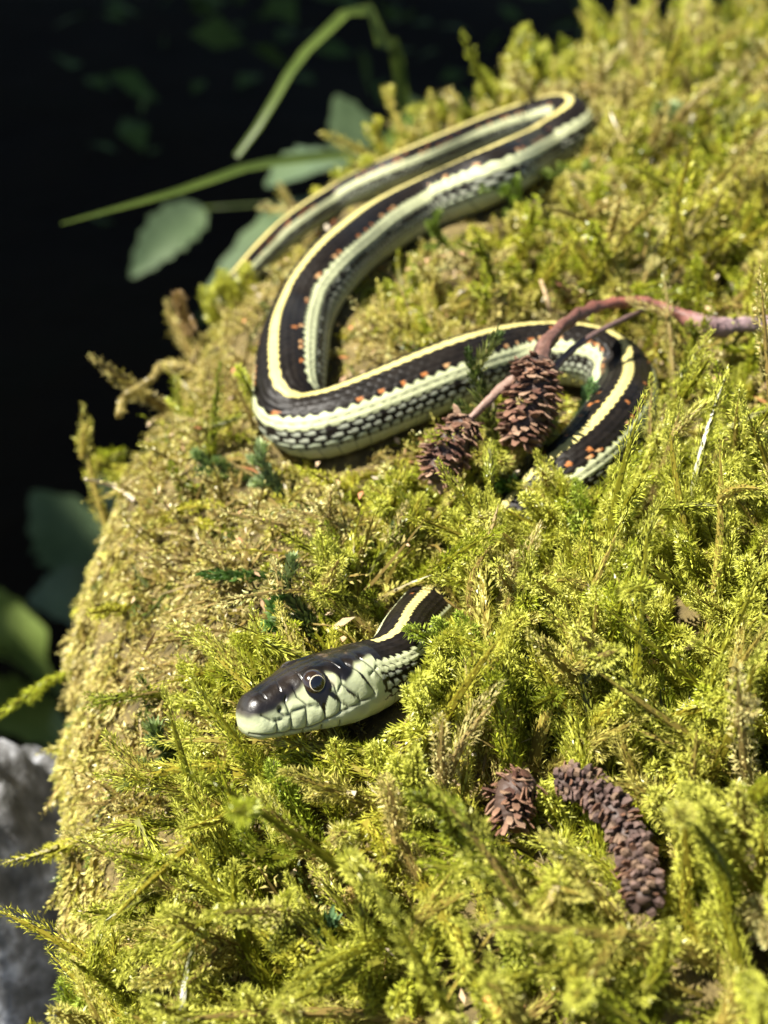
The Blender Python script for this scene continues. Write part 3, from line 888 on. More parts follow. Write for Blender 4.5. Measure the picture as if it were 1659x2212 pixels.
GREEN = (.46, .47, .055); GTIP = (.66, .65, .16); OLIVE = (.40, .38, .06); YELL = (.60, .55, .12); DGREEN = (.26, .31, .035)
SHOOTS = [  # base, tip, colour, forward lean (cm), family
    (735, 1400, 690, 1150, OLIVE, .4, 'b'), (760, 1420, 735, 1310, GREEN, .3, 'b'), (585, 1480, 505, 1370, GREEN, .3, 'b'),
    (505, 1590, 385, 1440, GREEN, .4, 'e'), (520, 1560, 462, 1415, GREEN, .4, 'e'), (470, 1700, 390, 1560, GREEN, .5, 'e'), (500, 1800, 400, 1640, GREEN, .5, 'e'),
    (420, 1800, 375, 1690, GREEN, .5, 'e'), (420, 1990, 255, 1850, DGREEN, .5, 'e'), (420, 2090, 265, 2000, GREEN, .6, 'e'), (300, 2212, 215, 2065, GREEN, .5, 'e'),
    (230, 2230, 130, 2120, DGREEN, .5, 'e'), (400, 1920, 320, 1840, YELL, .4, 'e'),
    (1300, 1240, 1245, 1040, DGREEN, 1.2, 'f'), (1335, 1210, 1325, 1010, GREEN, .5, 'f'), (1470, 1230, 1440, 1010, GREEN, .5, 'f'), (1560, 1200, 1590, 980, YELL, .5, 'f'),
    (1110, 1400, 1010, 1160, GREEN, .8, 'f'), (1090, 1210, 1070, 1060, YELL, .3, 'f'), (1000, 1300, 990, 1100, GREEN, .4, 'f'), (1180, 1420, 1130, 1250, GREEN, .9, 'f'),
    (1030, 1490, 940, 1340, DGREEN, 1.0, 'f'), (1120, 1500, 985, 1330, DGREEN, 1.2, 'f'), (1640, 1520, 1595, 1370, DGREEN, 1.8, 'f'), (1400, 1330, 1330, 1200, GREEN, .6, 'f'),
    (930, 1640, 880, 1490, GREEN, .6, 'f'), (900, 1800, 850, 1640, GREEN, .7, 'f'), (760, 1760, 720, 1600, OLIVE, .5, 'f'), (700, 1830, 590, 1650, DGREEN, .6, 'f'),
    (840, 1720, 810, 1610, GREEN, .5, 'f'), (1010, 1700, 950, 1580, YELL, .6, 'f'), (1480, 1760, 1440, 1620, DGREEN, .8, 'f'), (1250, 1560, 1200, 1450, GREEN, .6, 'f'),
    (1230, 1800, 1165, 1700, GREEN, 1.0, 'f'), (1580, 1880, 1470, 1690, YELL, .7, 'f'), (1560, 2050, 1470, 1850, GREEN, .9, 'f'),
    (1450, 1640, 1620, 1520, GREEN, .5, 'f'), (1400, 2150, 1260, 1990, YELL, .9, 'f'), (1150, 2150, 1090, 1970, DGREEN, 1.0, 'f'), (900, 2100, 830, 1960, GREEN, .8, 'f'),
    (650, 2160, 560, 2030, GREEN, .6, 'f'), (560, 2040, 470, 1880, GREEN, .5, 'f'), (640, 1930, 610, 1790, GREEN, .5, 'f'), (1000, 1960, 940, 1850, YELL, .5, 'f'),
    (1585, 880, 1600, 790, GREEN, .3, 'f'), (1480, 1020, 1390, 905, OLIVE, .4, 'f'),
    (1090, 205, 1140, 55, OLIVE, .5, 'c'), (1150, 220, 1178, 95, YELL, .5, 'c'), (1370, 130, 1265, 0, OLIVE, .4, 'c'), (1400, 140, 1400, -20, YELL, .3, 'c'), (1470, 150, 1490, -20, YELL, .2, 'c'),
    (1010, 265, 880, 235, OLIVE, .3, 'c'), (1190, 200, 1230, 110, YELL, .4, 'c'), (1060, 260, 1040, 175, OLIVE, .4, 'c'), (1560, 130, 1600, -10, YELL, .2, 'c'), (1310, 150, 1330, 60, OLIVE, .3, 'c'),
    (520, 680, 478, 590, YELL, .6, 't'), (480, 710, 440, 625, OLIVE, .6, 't'), (560, 640, 525, 575, YELL, .6, 't'), (505, 690, 500, 610, YELL, .9, 't'),
    (840, 420, 785, 340, YELL, 1.6, 's'), (1020, 320, 985, 250, YELL, 1.0, 's')]
FAM = {'t': ('moss shoot hiding the tail where it slips over the edge', 'moss shoots over the tail'),
       'b': ('feathery olive green moss shoot standing behind the snake head', 'moss shoots behind the head'),
       'e': ('leafy green moss shoot leaning out over the blurred yellow moss flank', 'moss shoots along the carpet edge'),
       'f': ('plump feathery moss shoot standing up out of the bright green carpet', 'moss shoots in the green carpet'),
       'c': ('blurred moss shoot rising from the crest against the dark forest', 'moss shoots on the crest'),
       's': ('short yellow moss shoot sticking up between the two far snake coils', 'moss shoots between the coils')}
MARKS_E = [(385, 1440, 'leaning off the carpet edge just above the snout'), (462, 1415, 'standing close beside the snout tip'), (390, 1560, 'leaning over the yellow flank level with the snout'),
           (400, 1640, 'leaning over the yellow flank below the snout'), (375, 1690, 'curling at the carpet edge beside the dull sprig'), (255, 1850, 'reaching far out over the grey rock'),
           (265, 2000, 'above the golden dead stem at the carpet edge'), (215, 2065, 'leaning out over the lower rock face'), (130, 2120, 'at the lowest corner of the carpet over the rock'), (320, 1840, 'on top of the straw yellow dead stem')]
MARKS_C = [(1140, 55, 'rising high on the crest beyond the far coil bend'), (1178, 95, 'with rounded tip on the crest beyond the far coil bend'), (1265, 0, 'tilting left on the crest against dark forest'),
           (1400, -20, 'standing straight on the crest against dark forest'), (1490, -20, 'on the crest where the dark forest ends'), (880, 235, 'lying out past the far coil towards the grass blades'),
           (1230, 110, 'short on the crest right behind the far coil bend'), (1040, 175, 'behind the far coil under the kinked grass blade'), (1600, -10, 'on the crest above the brown stemmed sprig'), (1330, 60, 'low on the crest among taller shoots')]
MARKS = [(1290, 1030, 'rising just below the snake outer curve'), (1500, 1000, 'standing beyond the snake outer curve'), (1040, 1120, 'growing over the sunken snake neck below the cones'),
         (980, 1330, 'in front of the sunken snake neck'), (1330, 1230, 'in the carpet between the neck and outer curve'), (1600, 1400, 'in the carpet well to the side of the neck'),
         (860, 1520, 'beside the snake throat'), (720, 1640, 'just below the snake jaw'), (1190, 1480, 'between the snake throat and the catkin'), (1180, 1720, 'beside the broken cone piece'),
         (1450, 1660, 'right behind the curved catkin'), (1440, 1900, 'next to the tip of the catkin'), (900, 1880, 'in the low carpet before the catkin'), (560, 1950, 'near the straw yellow dead stems'),
         (1600, 800, 'below the bare end of the twig')]
for q_, (a, b, c_, d_, col_, fw, fam) in enumerate(SHOOTS):
    cname = col_
    B0, T0 = px_shoot(a, b, c_, d_, fw)
    Ln = np.linalg.norm(T0 - B0)
    big = 1.35 if fam in 'cst' else 1.0
    g_ = np.random.default_rng(900 + q_)
    col_ = np.array(col_) * g_.uniform(.85, 1.1)
    tipc_ = np.array(GTIP if col_[1] > .3 else (.4, .48, .09))
    main = one_shoot(B0, T0, int(360 * Ln / big) + 60, .17 * big, .036 * big, .32, col_, tipc_, .11 * big, .75, 300 + q_)
    prt = [main]
    if fam != 's' and Ln > 1.0:
        for w_ in range(2):
            f_ = g_.uniform(.25, .6)
            pb = B0 + (T0 - B0) * f_
            prt.append(one_shoot(pb, pb + (T0 - B0) * .32 + g_.normal(size=3) * .35, 190, .15 * big, .034 * big, .32, col_, tipc_, .08 * big, .7, 600 + q_ * 3 + w_))
    V, T, C = join(prt)
    o = mesh_np('moss_shoot', V, tris=T, col=C, mat=M_MOSS, loc=B0)
    word = 'dark green' if cname is DGREEN else 'olive green' if cname is OLIVE else 'yellow green' if cname is YELL else 'bright green'
    size_ = 'long' if Ln > 1.75 else 'short' if Ln < 1.05 else 'plump'
    if fam == 'f':
        lm = min(MARKS, key=lambda m_: (m_[0] - c_) ** 2 + (m_[1] - d_) ** 2)[2]
        tag(o, '%s %s feathery moss shoot %s' % (size_, word, lm), 'moss', FAM[fam][1])
    elif fam in 'ec':
        lm = min(MARKS_E if fam == 'e' else MARKS_C, key=lambda m_: (m_[0] - c_) ** 2 + (m_[1] - d_) ** 2)[2]
        tag(o, '%s %s moss shoot %s' % (size_, word, lm), 'moss', FAM[fam][1])
    else:
        tag(o, FAM[fam][0].replace('moss shoot', '%s %s moss shoot' % (size_, word), 1).replace('feathery olive green ', 'feathery ').replace('leafy green ', 'leafy ').replace('short yellow ', ''), 'moss', FAM[fam][1])

# --- 4. darker club-moss sprigs
def sprig(bu_, bv_, tu, tv_, fwd, col_, tip_, label, group=None, wdt=1.0, side=3, name='moss_sprig'):
    B0, T0 = px_shoot(bu_, bv_, tu, tv_, fwd * 2 + 1.2)
    wdt *= 1.4
    sd = int(abs(bu_ * 7 + bv_))
    g_ = np.random.default_rng(sd)
    Ln = np.linalg.norm(T0 - B0)
    root = thing(name, B0, label, 'moss', group)
    b_ = norm(g_.normal(size=3)) * .35
    V, T, C = one_shoot(B0, T0, int(130 * Ln / wdt) + 30, .17 * wdt, .055 * wdt, .42, col_, tip_, .035 * wdt, .15, sd, bend=b_)
    mesh_np('main_stem', V, tris=T, col=C, mat=M_SPRIG, parent=root)
    for w_ in range(side):
        f_ = .35 + .45 * w_ / max(1, side - 1)
        D_ = (T0 - B0) / Ln - b_ / 2
        pb = B0 + Ln * (D_ * f_ + b_ * f_ * f_ / 2)
        sidev = norm(np.cross(T0 - B0, CAMP - B0)) * (1 if w_ % 2 else -1)
        V, T, C = one_shoot(pb, pb + (T0 - B0) * .26 + sidev * Ln * g_.uniform(.14, .28), 70, .15 * wdt, .05 * wdt, .42, col_, tip_, .03 * wdt, .15, sd + w_)
        mesh_np('side_stem', V, tris=T, col=C, mat=M_SPRIG, parent=root)
    return root
DK = (.07, .10, .03); GG = (.24, .33, .20); BG = (.22, .36, .2); OD = (.13, .16, .05); MG = (.17, .24, .05)
sprig(1092, 1010, 1012, 762, .9, (.30, .29, .12), (.06, .10, .03), 'tall dark tipped sprig standing in front of the snake beside the upper cone', wdt=1.15, side=2)
sprig(1232, 960, 1274, 825, .6, BG, (.3, .46, .26), 'pale blue green feathery sprig between the cones and the snake curve', wdt=1.0, side=0)
sprig(1150, 1130, 1105, 1040, .4, (.06, .13, .03), (.08, .16, .03), 'short dark green sprig just below the upper cone')
sprig(1050, 1090, 1030, 1010, .4, DK, DK, 'nearly black little sprig beside the lower cone', side=1)
sprig(1440, 1030, 1400, 915, .5, (.2, .2, .07), (.3, .3, .1), 'brownish olive sprig in front of the snake outer curve', side=2)
sprig(1500, 1000, 1430, 925, .4, GG, (.42, .5, .36), 'grey green sprig right of the snake outer curve')
sprig(600, 1040, 430, 1015, .3, (.17, .22, .10), (.2, .28, .13), 'grey green branching sprig lying left below the snake fold', side=4, wdt=1.05)
sprig(620, 1090, 545, 985, .3, GG, (.4, .47, .3), 'pale grey green sprig pointing at the snake fold', side=2)
sprig(640, 1250, 436, 1240, .3, (.12, .2, .06), (.1, .2, .05), 'slender green sprig arching left across yellow moss', side=0, wdt=.85)
sprig(700, 1400, 590, 1240, .2, (.12, .15, .06), (.24, .3, .16), 'dark sprig with pale tip left of the tall olive shoot', side=2)
sprig(645, 1400, 590, 1300, .3, (.12, .24, .08), (.2, .34, .12), 'mid green feathery sprig above the snake head', side=2)
sprig(430, 1700, 275, 1680, .3, (.2, .23, .09), (.26, .3, .12), 'dull dark green sprig lying on the yellow flank below the snout', side=3, wdt=.8)
sprig(430, 1640, 330, 1600, .3, (.18, .22, .09), (.2, .26, .12), 'dull green sprig lying on the flank beside the snout', side=2, wdt=1.1)
sprig(1180, 505, 1075, 385, .5, MG, (.3, .38, .09), 'green leafy sprig hanging over the far coil side', side=3, wdt=1.0)
sprig(1330, 500, 1215, 355, .4, (.14, .2, .05), (.3, .36, .1), 'long dark stemmed sprig right of the far coil', side=3, wdt=1.3)
sprig(985, 560, 925, 480, .8, MG, (.28, .36, .09), 'short fresh green sprig touching the far coil belly', side=2, wdt=.9)
sprig(1560, 420, 1600, 230, .3, (.16, .17, .06), (.36, .34, .16), 'brown stemmed branching sprig near the crest', side=4, wdt=1.5)
sprig(1480, 320, 1450, 230, .3, (.2, .3, .16), (.4, .48, .34), 'silvery green sprig near the crest', side=3, wdt=1.4)
sprig(760, 2140, 690, 2010, .5, (.09, .17, .09), (.16, .27, .16), 'blue green sprig low in the carpet', side=2)
sprig(880, 1200, 850, 1140, .3, (.10, .14, .08), (.16, .22, .12), 'small dark curled sprig behind the hidden neck', side=1, wdt=.8)

# ------------------------------------------------------------------ twig with cones
def scale_mesh(name, kind, col_):
    if kind == 'bract':      # thin dry bract, curled lip
        v = [(-.35, 0, -.10), (.35, 0, -.10), (.35, 0, .10), (-.35, 0, .10), (-.55, .6, -.05), (.55, .6, -.02), (.5, .6, .14), (-.5, .6, .12),
             (-.30, 1.0, .12), (.26, 1.05, .16), (.22, 1.0, .26), (-.26, .96, .22)]
    else:                    # knobbly catkin scale
        v = [(-.4, 0, -.3), (.4, 0, -.3), (.4, 0, .3), (-.4, 0, .3), (-.62, .55, -.42), (.62, .55, -.42), (.6, .6, .42), (-.6, .6, .42),
             (-.3, .95, -.22), (.32, .92, -.2), (.3, 1.0, .25), (-.32, .98, .22)]
    f = [(0, 3, 2, 1)]
    for a in (0, 4):
        for q in range(4):
            f.append((a + q, a + (q + 1) % 4, a + 4 + (q + 1) % 4, a + 4 + q))
    f.append((8, 9, 10, 11))
    me = bpy.data.meshes.new(name)
    me.from_pydata(v, [], f)
    a_ = me.color_attributes.new('tint', 'FLOAT_COLOR', 'POINT')
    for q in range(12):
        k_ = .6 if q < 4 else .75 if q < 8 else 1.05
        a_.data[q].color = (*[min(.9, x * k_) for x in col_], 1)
    me.materials.append(M_CONE)
    me.update()
    return me
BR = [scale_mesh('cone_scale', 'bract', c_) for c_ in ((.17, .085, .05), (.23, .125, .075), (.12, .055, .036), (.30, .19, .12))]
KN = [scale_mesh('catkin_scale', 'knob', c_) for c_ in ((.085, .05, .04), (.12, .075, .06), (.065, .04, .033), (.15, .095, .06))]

def cone(parent, root_loc, path, rad, n, size, meshes, seed, lean=.35, sname='cone_scale', core_name='cone', tip=True):
    """core body with a phyllotactic coat of scales, each scale an object under the core"""
    g_ = np.random.default_rng(seed)
    path = np.asarray(path, float)
    P_, Ln = smooth_path(path, 40)
    t = np.linspace(0, 1, 40)
    prof_ = rad * np.clip(np.sin(np.pi * (.12 + .80 * t)) ** .55, .2, 1) if tip else rad * np.clip(np.minimum(1, np.minimum(t, 1 - t) * 8 + .5), 0, 1)
    V, Q, Tt = tube(P_, prof_ * .72, 10, .04, seed)
    core = mesh_np(core_name, V, tris=Tt, quads=Q, col=np.full((len(V), 3), (.05, .03, .022)), mat=M_CONE, parent=parent, smooth=True)
    T_ = norm(np.gradient(P_, axis=0))
    A_ = norm(np.cross(T_, [.13, .2, .97])); B_ = np.cross(T_, A_)
    for q in range(n):
        f = (q + .5) / n
        i_ = int(f * 39); az = q * GOLD + g_.normal() * .12
        ro = math.cos(az) * A_[i_] + math.sin(az) * B_[i_]
        yv = norm(ro * (1 - lean * .4) + T_[i_] * (lean + .5 * max(0, f - .7)) + g_.normal(size=3) * (.34 if meshes is BR else .17))
        xv = norm(np.cross(yv, T_[i_]) + g_.normal(size=3) * .15); xv = norm(xv - (xv @ yv) * yv); zv = np.cross(xv, yv)
        pos = P_[i_] + ro * prof_[i_] * .62
        s_ = size * g_.uniform(.7, 1.3)
        o = bpy.data.objects.new(sname, meshes[g_.integers(len(meshes))])
        COL.objects.link(o)
        o.parent = core
        m = Matrix(((xv[0], yv[0], zv[0], 0), (xv[1], yv[1], zv[1], 0), (xv[2], yv[2], zv[2], 0), (0, 0, 0, 1)))
        o.matrix_local = Matrix.Translation(Vector(pos * CM) - Vector(parent_world(parent))) @ m @ Matrix.Diagonal((s_ * CM * .62, s_ * CM, s_ * CM * .62, 1))
    return core

tw_px = [(1760, 690, 1.2), (1640, 699, 1.3), (1540, 703, 1.4), (1490, 688, 1.6), (1420, 660, 1.75), (1345, 653, 1.9), (1275, 668, 2.0), (1220, 700, 2.05), (1178, 748, 1.95), (1160, 800, 1.75)]
TWP = [on(u, v, h) for (u, v, h) in tw_px]
# depth eased so that the twig runs as one smooth arch
TWP = np.array(TWP)
for _ in range(2):
    TWP[1:-1] = TWP[1:-1] * .5 + (TWP[:-2] + TWP[2:]) * .25 * 1.0
for q_, (u, v, h) in enumerate(tw_px):
    TWP[q_] = at(u, v, (TWP[q_] - CAMP) @ CF)
dend = (TWP[-1] - CAMP) @ CF
twig = thing('twig', on(1560, 730, 0), 'reddish brown bent twig with two dry cones lying across the snake', 'twig')
P_, Ln = smooth_path(TWP, 110)
tq = np.linspace(0, 1, 110)
rad = np.interp(tq, [0, .2, .27, .30, .36, .6, .85, 1], [.155, .15, .19, .17, .11, .10, .12, .16])
rad = rad * (1 + .12 * np.sin(tq * 47) * np.sin(tq * 19 + 1) + .25 * np.exp(-((tq - .62) / .012) ** 2) + .2 * np.exp(-((tq - .43) / .01) ** 2))
P_ = P_ + .013 * np.stack([np.sin(tq * 60), np.cos(tq * 43), np.sin(tq * 71 + 1)], -1)
V, Q, Tt = tube(P_, rad, 14, .085, 3)
ctw = np.stack([np.interp(tq, [0, .22, .32, .5, .75, 1], c_) for c_ in ([.36, .34, .26, .27, .20, .13], [.26, .23, .11, .095, .08, .07], [.26, .23, .085, .06, .055, .05])], -1)
g_ = np.random.default_rng(4)
cc = np.repeat(ctw, 14, 0) * g_.uniform(.65, 1.3, (110 * 14, 1)) * (1 + .35 * np.sin(np.tile(np.arange(14), 110) * 1.8 + np.repeat(np.arange(110), 14) * .05))[:, None]
cc = np.vstack([cc, ctw[:1], ctw[-1:]])
mesh_np('stem', V, tris=Tt, quads=Q, col=np.clip(cc * .62, .01, .9), mat=M_TWIG, parent=twig, smooth=True)
sp = [(1405, 662), (1350, 688), (1295, 716), (1240, 752), (1195, 800), (1182, 835)]
dd = np.interp(np.linspace(0, 1, 6), [0, 1], [(TWP[4] - CAMP) @ CF + .1, dend - .1])
P2, _ = smooth_path([at(u, v, d_) for (u, v), d_ in zip(sp, dd)], 40)
V, Q, Tt = tube(P2, np.interp(np.linspace(0, 1, 40), [0, .5, 1], [.05, .055, .09]), 9, .06, 8)
mesh_np('side_stem', V, tris=Tt, quads=Q, col=np.full((len(V), 3), (.10, .06, .05)), mat=M_TWIG, parent=twig, smooth=True)
C1A, C1B = at(1160, 775, dend), at(1122, 960, dend - .35)
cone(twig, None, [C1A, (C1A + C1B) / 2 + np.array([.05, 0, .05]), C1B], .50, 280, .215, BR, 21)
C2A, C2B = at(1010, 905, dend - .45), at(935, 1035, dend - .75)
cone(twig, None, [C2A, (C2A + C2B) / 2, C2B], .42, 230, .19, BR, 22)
P3, _ = smooth_path([at(1150, 790, dend + .05), at(1095, 830, dend - .1), at(1050, 870, dend - .3), at(1005, 915, dend - .45)], 30)
V, Q, Tt = tube(P3, np.linspace(.10, .06, 30), 8, .07, 9)
mesh_np('cone_stalk', V, tris=Tt, quads=Q, col=np.full((len(V), 3), (.19, .12, .09)), mat=M_TWIG, parent=twig, smooth=True)

# fallen catkin and a broken cone piece in the carpet
cp = [on(u, v, .9) for (u, v) in CATK]
cat_o = thing('catkin', on(1325, 1760, 0), 'dark brown curved knobbly catkin lying in the green moss', 'catkin')
cone(cat_o, None, cp[1:], .235, 295, .135, KN + BR[:2], 31, lean=.15, sname='catkin_scale', core_name='catkin_core', tip=False)
fr_o = thing('cone_fragment', on(1110, 1750, 0), 'small crumbled reddish brown cone piece beside the curved catkin', 'cone')
cone(fr_o, None, [on(1150, 1685, .8), on(1105, 1720, .85), on(1105, 1790, .6)], .33, 120, .17, BR, 33, core_name='cone_core')

# dead straws and small litter
def straw(pts_, r_, col_, label, cat='stalk', name='straw', group=None):
    if name == 'dead_moss_stem':
        prt = [one_shoot(pts_[q], pts_[q + 1] + (pts_[q + 1] - pts_[q]) * .1, 220, min(.2, r_ * 2), .035, .35, np.array(col_), np.array(col_) * 1.1, r_ * .7, .5, 70 + q) for q in range(len(pts_) - 1)]
        V, T, C = join(prt)
        tag(mesh_np(name, V, tris=T, col=C, mat=M_MOSS, loc=pts_[0]), label, 'moss', group)
        return
    P_, _ = smooth_path(pts_, 30)
    V, Q, Tt = tube(P_, np.linspace(r_, r_ * .5, 30), 7, .08, int(pts_[0][0] * 100) % 97)
    o = mesh_np(name, V, tris=Tt, quads=Q, col=np.full((len(V), 3), col_), mat=M_TWIG, smooth=True, loc=pts_[0])
    tag(o, label, cat, group)
straw([on(1195, 700, .2), on(1185, 655, .8), on(1168, 605, 1.1)], .07, (.5, .36, .2), 'pale tan dead stalk leaning just behind the red twig')
straw([on(1290, 660, .2), on(1250, 640, .6), on(1200, 610, .9)], .05, (.3, .13, .07), 'thin red brown stalk behind the arch of the twig')
straw([on(880, 590, .4), on(940, 560, .7), on(1040, 545, .5)], .09, (.55, .33, .2), 'pinkish tan dead stem lying below the far coil belly')
straw([on(410, 720, .2), on(400, 690, .9), on(385, 640, 1.5)], .12, (.34, .22, .13), 'blurred brown withered shoot standing on the left crest edge', name='dead_moss_stem')
straw([on(255, 900, .1), on(262, 860, .8), on(300, 835, 1.3), on(345, 790, 1.2)], .06, (.40, .31, .14), 'curled brown moss runner arching off the left edge', name='dead_moss_stem')
straw([on(290, 1080, .2), on(245, 1050, .8), on(185, 1035, 1.2)], .05, (.5, .42, .32), 'pale hair like stalk sticking out of the left edge')
straw([on(480, 1900, .3), on(420, 1890, .5), on(350, 1895, .5)], .10, (.6, .42, .17), 'straw yellow dead moss stem beneath the edge shoots', name='dead_moss_stem')
straw([on(780, 1990, .3), on(770, 1930, .6), on(800, 1880, .8)], .12, (.6, .44, .2), 'straw yellow withered tuft stem low in the green carpet', name='dead_moss_stem')
straw([on(430, 2060, .3), on(350, 2050, .5), on(290, 2030, .5)], .09, (.58, .40, .18), 'golden dead moss stem lying under the lower edge shoots', name='dead_moss_stem')
straw([on(1110, 2260, .8), on(1080, 2190, 1.5), on(1050, 2150, 1.7)], .12, (.5, .22, .05), 'blurred orange brown stem poking up through the lower moss')

# ------------------------------------------------------------------ background grass and broad leaves
def ribbon(pts_, wid, name, mat, label=None, cat=None, parent=None, face=None, fold=.25, group=None, n=40):
    P_, _ = smooth_path(pts_, n)
    T_ = norm(np.gradient(P_, axis=0))
    fc = norm(np.asarray(SUN * .6 + norm(CAMP - P_[n // 2]) * .6 if face is None else face, float))
    S_ = norm(np.cross(T_, fc)); N_ = np.cross(S_, T_)
    w_ = np.interp(np.linspace(0, 1, n), np.linspace(0, 1, len(wid)), wid)
    off = np.array([-1, -.5, 0, .5, 1])
    V = P_[:, None] + S_[:, None] * (off[None, :, None] * w_[:, None, None] * .5) + N_[:, None] * (np.abs(off)[None, :, None] * w_[:, None, None] * fold)
    nn = 5
    i = np.arange(n - 1)[:, None] * nn + np.arange(nn - 1)[None]
    Q = np.stack([i, i + 1, i + nn + 1, i + nn], -1).reshape(-1, 4)
    o = mesh_np(name, V.reshape(-1, 3), quads=Q, mat=mat, parent=parent, smooth=True, loc=None if parent else pts_[0])
    if label:
        tag(o, label, cat, group)
    return o

def leaf(base, tip, width, mat, parent, face=None, lob=.0, seed=0):
    g_ = np.random.default_rng(seed)
    n = 40
    base = np.asarray(base); tip = np.asarray(tip)
    f = np.linspace(0, 1, n)
    wprof = width * np.sin(np.pi * np.clip(f * .97 + .02, 0, 1) ** .75) ** .8 * (1 + lob * np.abs(np.mod(f * 6, 1) - .3))
    wprof[0] = width * .05; wprof[-1] = width * .02
    mid = (base + tip) / 2 + np.array([0, 0, .08 * np.linalg.norm(tip - base)])
    return ribbon([base, mid, tip], wprof, 'leaf', mat, parent=parent, face=face, fold=.10, n=n)

gb = [at(1010, 420, 62) + np.array([2, 4, -30]), at(960, 360, 58), at(800, 342, 53), at(560, 362, 49), at(400, 412, 47), at(132, 484, 45)]
ribbon(gb, [.9, .95, 1.0, .95, .7, .08], 'grass_blade', M_GRASS, 'long green grass blade reaching left over the dark background', 'grass')
gb2 = [at(980, 520, 60) + np.array([2, 5, -28]), at(880, 250, 56), at(835, 120, 54), at(785, 15, 53), at(705, 75, 52), at(640, 142, 51), at(570, 260, 50), at(512, 340, 50)]
ribbon(gb2, [.7, .62, .6, .6, .62, .6, .55, .3], 'grass_blade', M_GRASS, 'kinked grass blade folded down at its top behind the crest', 'grass')

def plant(root_px, label, leaves, mat, stem_r=.25):
    """a low broad-leaved plant: stem up from the ground, a stalk and a blade for each leaf"""
    FAR = 1.7
    top = at(root_px[0], root_px[1], root_px[2] * FAR)
    foot = np.array([top[0] + 3, top[1] + 8, gz(top[0] + 3, top[1] + 8)])
    root = thing('broadleaf_plant', foot, label, 'plant')
    P_, _ = smooth_path([foot, (foot + top) / 2 + np.array([1.5, 0, 0]), top], 24)
    V, Q, Tt = tube(P_, np.linspace(stem_r, stem_r * .5, 24), 8)
    mesh_np('stem', V, tris=Tt, quads=Q, mat=M_GRASS, parent=root, smooth=True)
    for q_, (b_, t_, w_, fc) in enumerate(leaves):
        B_, T_ = at(b_[0], b_[1], b_[2] * FAR), at(t_[0], t_[1], t_[2] * FAR)
        w_ *= FAR
        P_, _ = smooth_path([top, (top + B_) / 2 + np.array([0, 0, .8]), B_], 10)
        V, Q, Tt = tube(P_, .09, 6)
        mesh_np('leaf_stalk', V, tris=Tt, quads=Q, mat=M_GRASS, parent=root, smooth=True)
        leaf(B_, T_, w_, mat, root, fc, lob=.4, seed=q_)
    return root
plant((900, 470, 66), 'blurred broad leaved plant with pale leaves behind the far coil', [
    ((815, 400, 63), (725, 205, 62), 3.6, (-.8, -.55, .2)), ((815, 350, 60), (575, 405, 57), 3.6, (-.6, -.35, .6)), ((760, 420, 60), (440, 640, 55), 1.9, (-.5, -.6, .6)),
    ((930, 300, 62), (880, 205, 60), 1.9, (-.5, -.5, .7)), ((440, 450, 66), (282, 600, 64), 1.9, (.35, -.5, .75))], M_LEAF)
plant((300, 1330, 68), 'blurred jagged green leaf plant beside the left moss edge', [
    ((260, 1290, 66), (70, 1060, 63), 4.6, (-.5, -.3, .7)), ((260, 1310, 66), (60, 1300, 62), 3.0, (0, -.7, .7)), ((330, 1120, 66), (190, 1030, 64), 2.2, (-.1, -.6, .7))], M_LEAF)
plant((160, 1600, 60), 'blurred yellow green leaves above the grey rock', [
    ((150, 1500, 58), (-60, 1330, 55), 4.4, (-.6, -.2, .75)), ((150, 1590, 57), (-120, 1520, 54), 3.6, (-.6, -.2, .75)), ((60, 1420, 59), (-60, 1260, 57), 2.6, (-.3, -.5, .75))], M_LEAFY)

# undergrowth in the shade: a mass of small leaves over the forest floor
NU = 7000
ux = rng.uniform(-260, 300, NU); uy = rng.uniform(62, 480, NU)
cl = noise2(ux * .03, uy * .03, 1.0, .3)
kp = (cl + rng.normal(size=NU) * .25 > .05) & ((uy > 125) | (ux > 60))
ux, uy = ux[kp], uy[kp]
U0 = np.stack([ux, uy, gz(ux, uy) + rng.uniform(1, 26, len(ux))], -1)
dr = norm(rng.normal(size=U0.shape) * np.array([1, 1, .35])); sd_ = norm(np.cross(dr, norm(rng.normal(size=U0.shape) * .5 + np.array([0, 0, 1]))))
Lr = rng.uniform(3, 8, len(ux))[:, None]
V = np.stack([U0, U0 + dr * Lr * .5 + sd_ * Lr * .28, U0 + dr * Lr * .5 - sd_ * Lr * .28, U0 + dr * Lr - np.array([0, 0, 1]) * Lr * .2], 1).reshape(-1, 3)
b_ = np.arange(len(ux))[:, None] * 4
o = mesh_np('undergrowth', V, tris=np.concatenate([b_ + np.array([0, 1, 2]), b_ + np.array([1, 3, 2])]), mat=M_DLEAF)
tag(o, 'dark blurred low leaves on the shaded forest floor', 'undergrowth', kind='stuff')

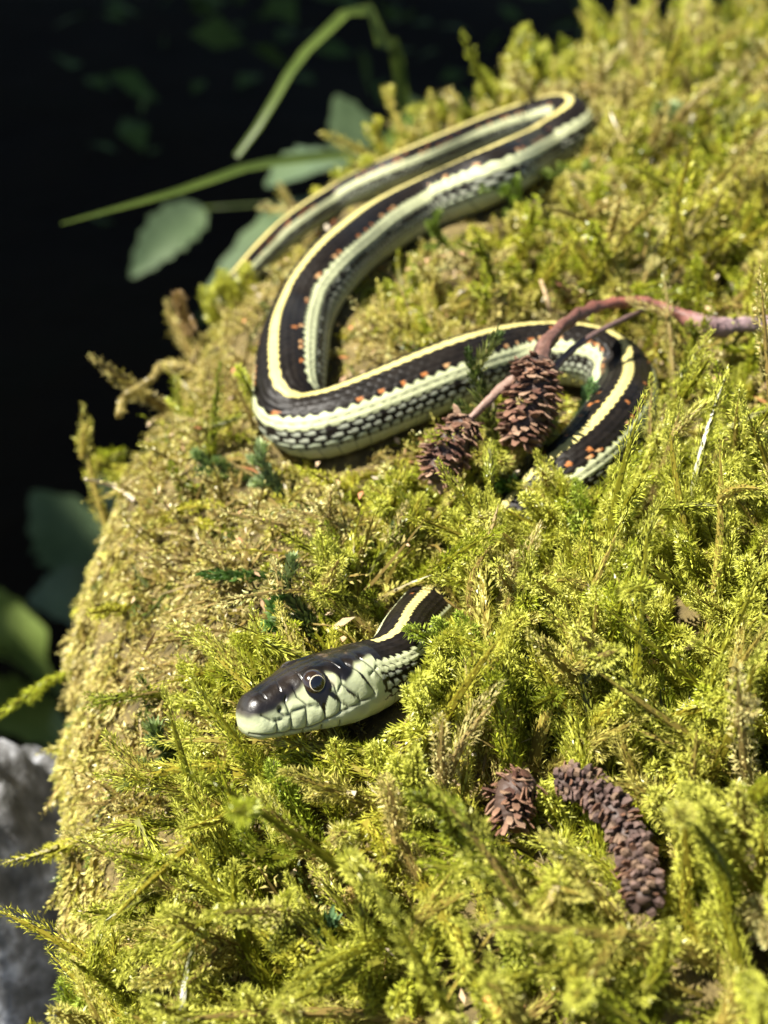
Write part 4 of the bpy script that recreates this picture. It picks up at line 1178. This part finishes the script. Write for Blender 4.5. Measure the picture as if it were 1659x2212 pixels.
# ------------------------------------------------------------------ unseen shade caster, added to keep the forest floor dark
tb = np.array([-250., 390., gz(-250., 390.) - 4])
shade_tree = thing('shade_tree', tb, 'unseen leafy canopy on a trunk, added to shade the dark floor behind the boulder', 'shade_tree')
P_, _ = smooth_path([tb, tb + np.array([8, -10, 110]), tb + np.array([25, -60, 220]), tb + np.array([50, -150, 300]), tb + np.array([60, -220, 330])], 40)
V, Q, Tt = tube(P_, np.linspace(17, 4, 40), 14, .05, 2)
tr = mesh_np('trunk', V, tris=Tt, quads=Q, mat=M_BARK, parent=shade_tree, smooth=True)
for q_, (a, e) in enumerate([(14, (130, -60, 70)), (18, (-110, -90, 60)), (22, (150, -150, 30)), (26, (-90, -170, 40)), (30, (140, 60, 20)), (33, (60, -150, 10))]):
    P2, _ = smooth_path([P_[a], P_[a] + np.array(e) * .5 + np.array([0, 0, 10]), P_[a] + np.array(e)], 16)
    V, Q, Tt = tube(P2, np.linspace(5, 1.2, 16), 8, .05, q_)
    mesh_np('limb', V, tris=Tt, quads=Q, mat=M_BARK, parent=shade_tree, smooth=True)
NL = 40000
d3 = norm(rng.normal(size=(NL, 3))) * (rng.random((NL, 1)) ** .45)
U0 = np.array([-190., 175., 225.]) + d3 * np.array([280., 300., 85.]) * (1 + .12 * np.sin(d3[:, :1] * 9) * np.sin(d3[:, 1:2] * 8))
f0 = U0 - SUN * (U0[:, 2:] / SUN[2])
lit = (f0[:, 0] > -62) & (f0[:, 0] < 50) & (f0[:, 1] > -55) & (f0[:, 1] < 118)  # gap shaped in the added crown so sun reaches boulder and near plants
U0 = U0[~lit]
dr = norm(rng.normal(size=U0.shape) * np.array([1, 1, .5])); sd_ = norm(np.cross(dr, norm(rng.normal(size=U0.shape) * .6 + np.array([0, 0, 1]))))
Lr = rng.uniform(9, 17, len(U0))[:, None]
V = np.stack([U0, U0 + dr * Lr * .45 + sd_ * Lr * .3, U0 + dr * Lr * .45 - sd_ * Lr * .3, U0 + dr * Lr - np.array([0, 0, 1]) * Lr * .15], 1).reshape(-1, 3)
b_ = np.arange(len(U0))[:, None] * 4
mesh_np('crown', V, tris=np.concatenate([b_ + np.array([0, 1, 2]), b_ + np.array([1, 3, 2])]), mat=M_DLEAF, parent=shade_tree)
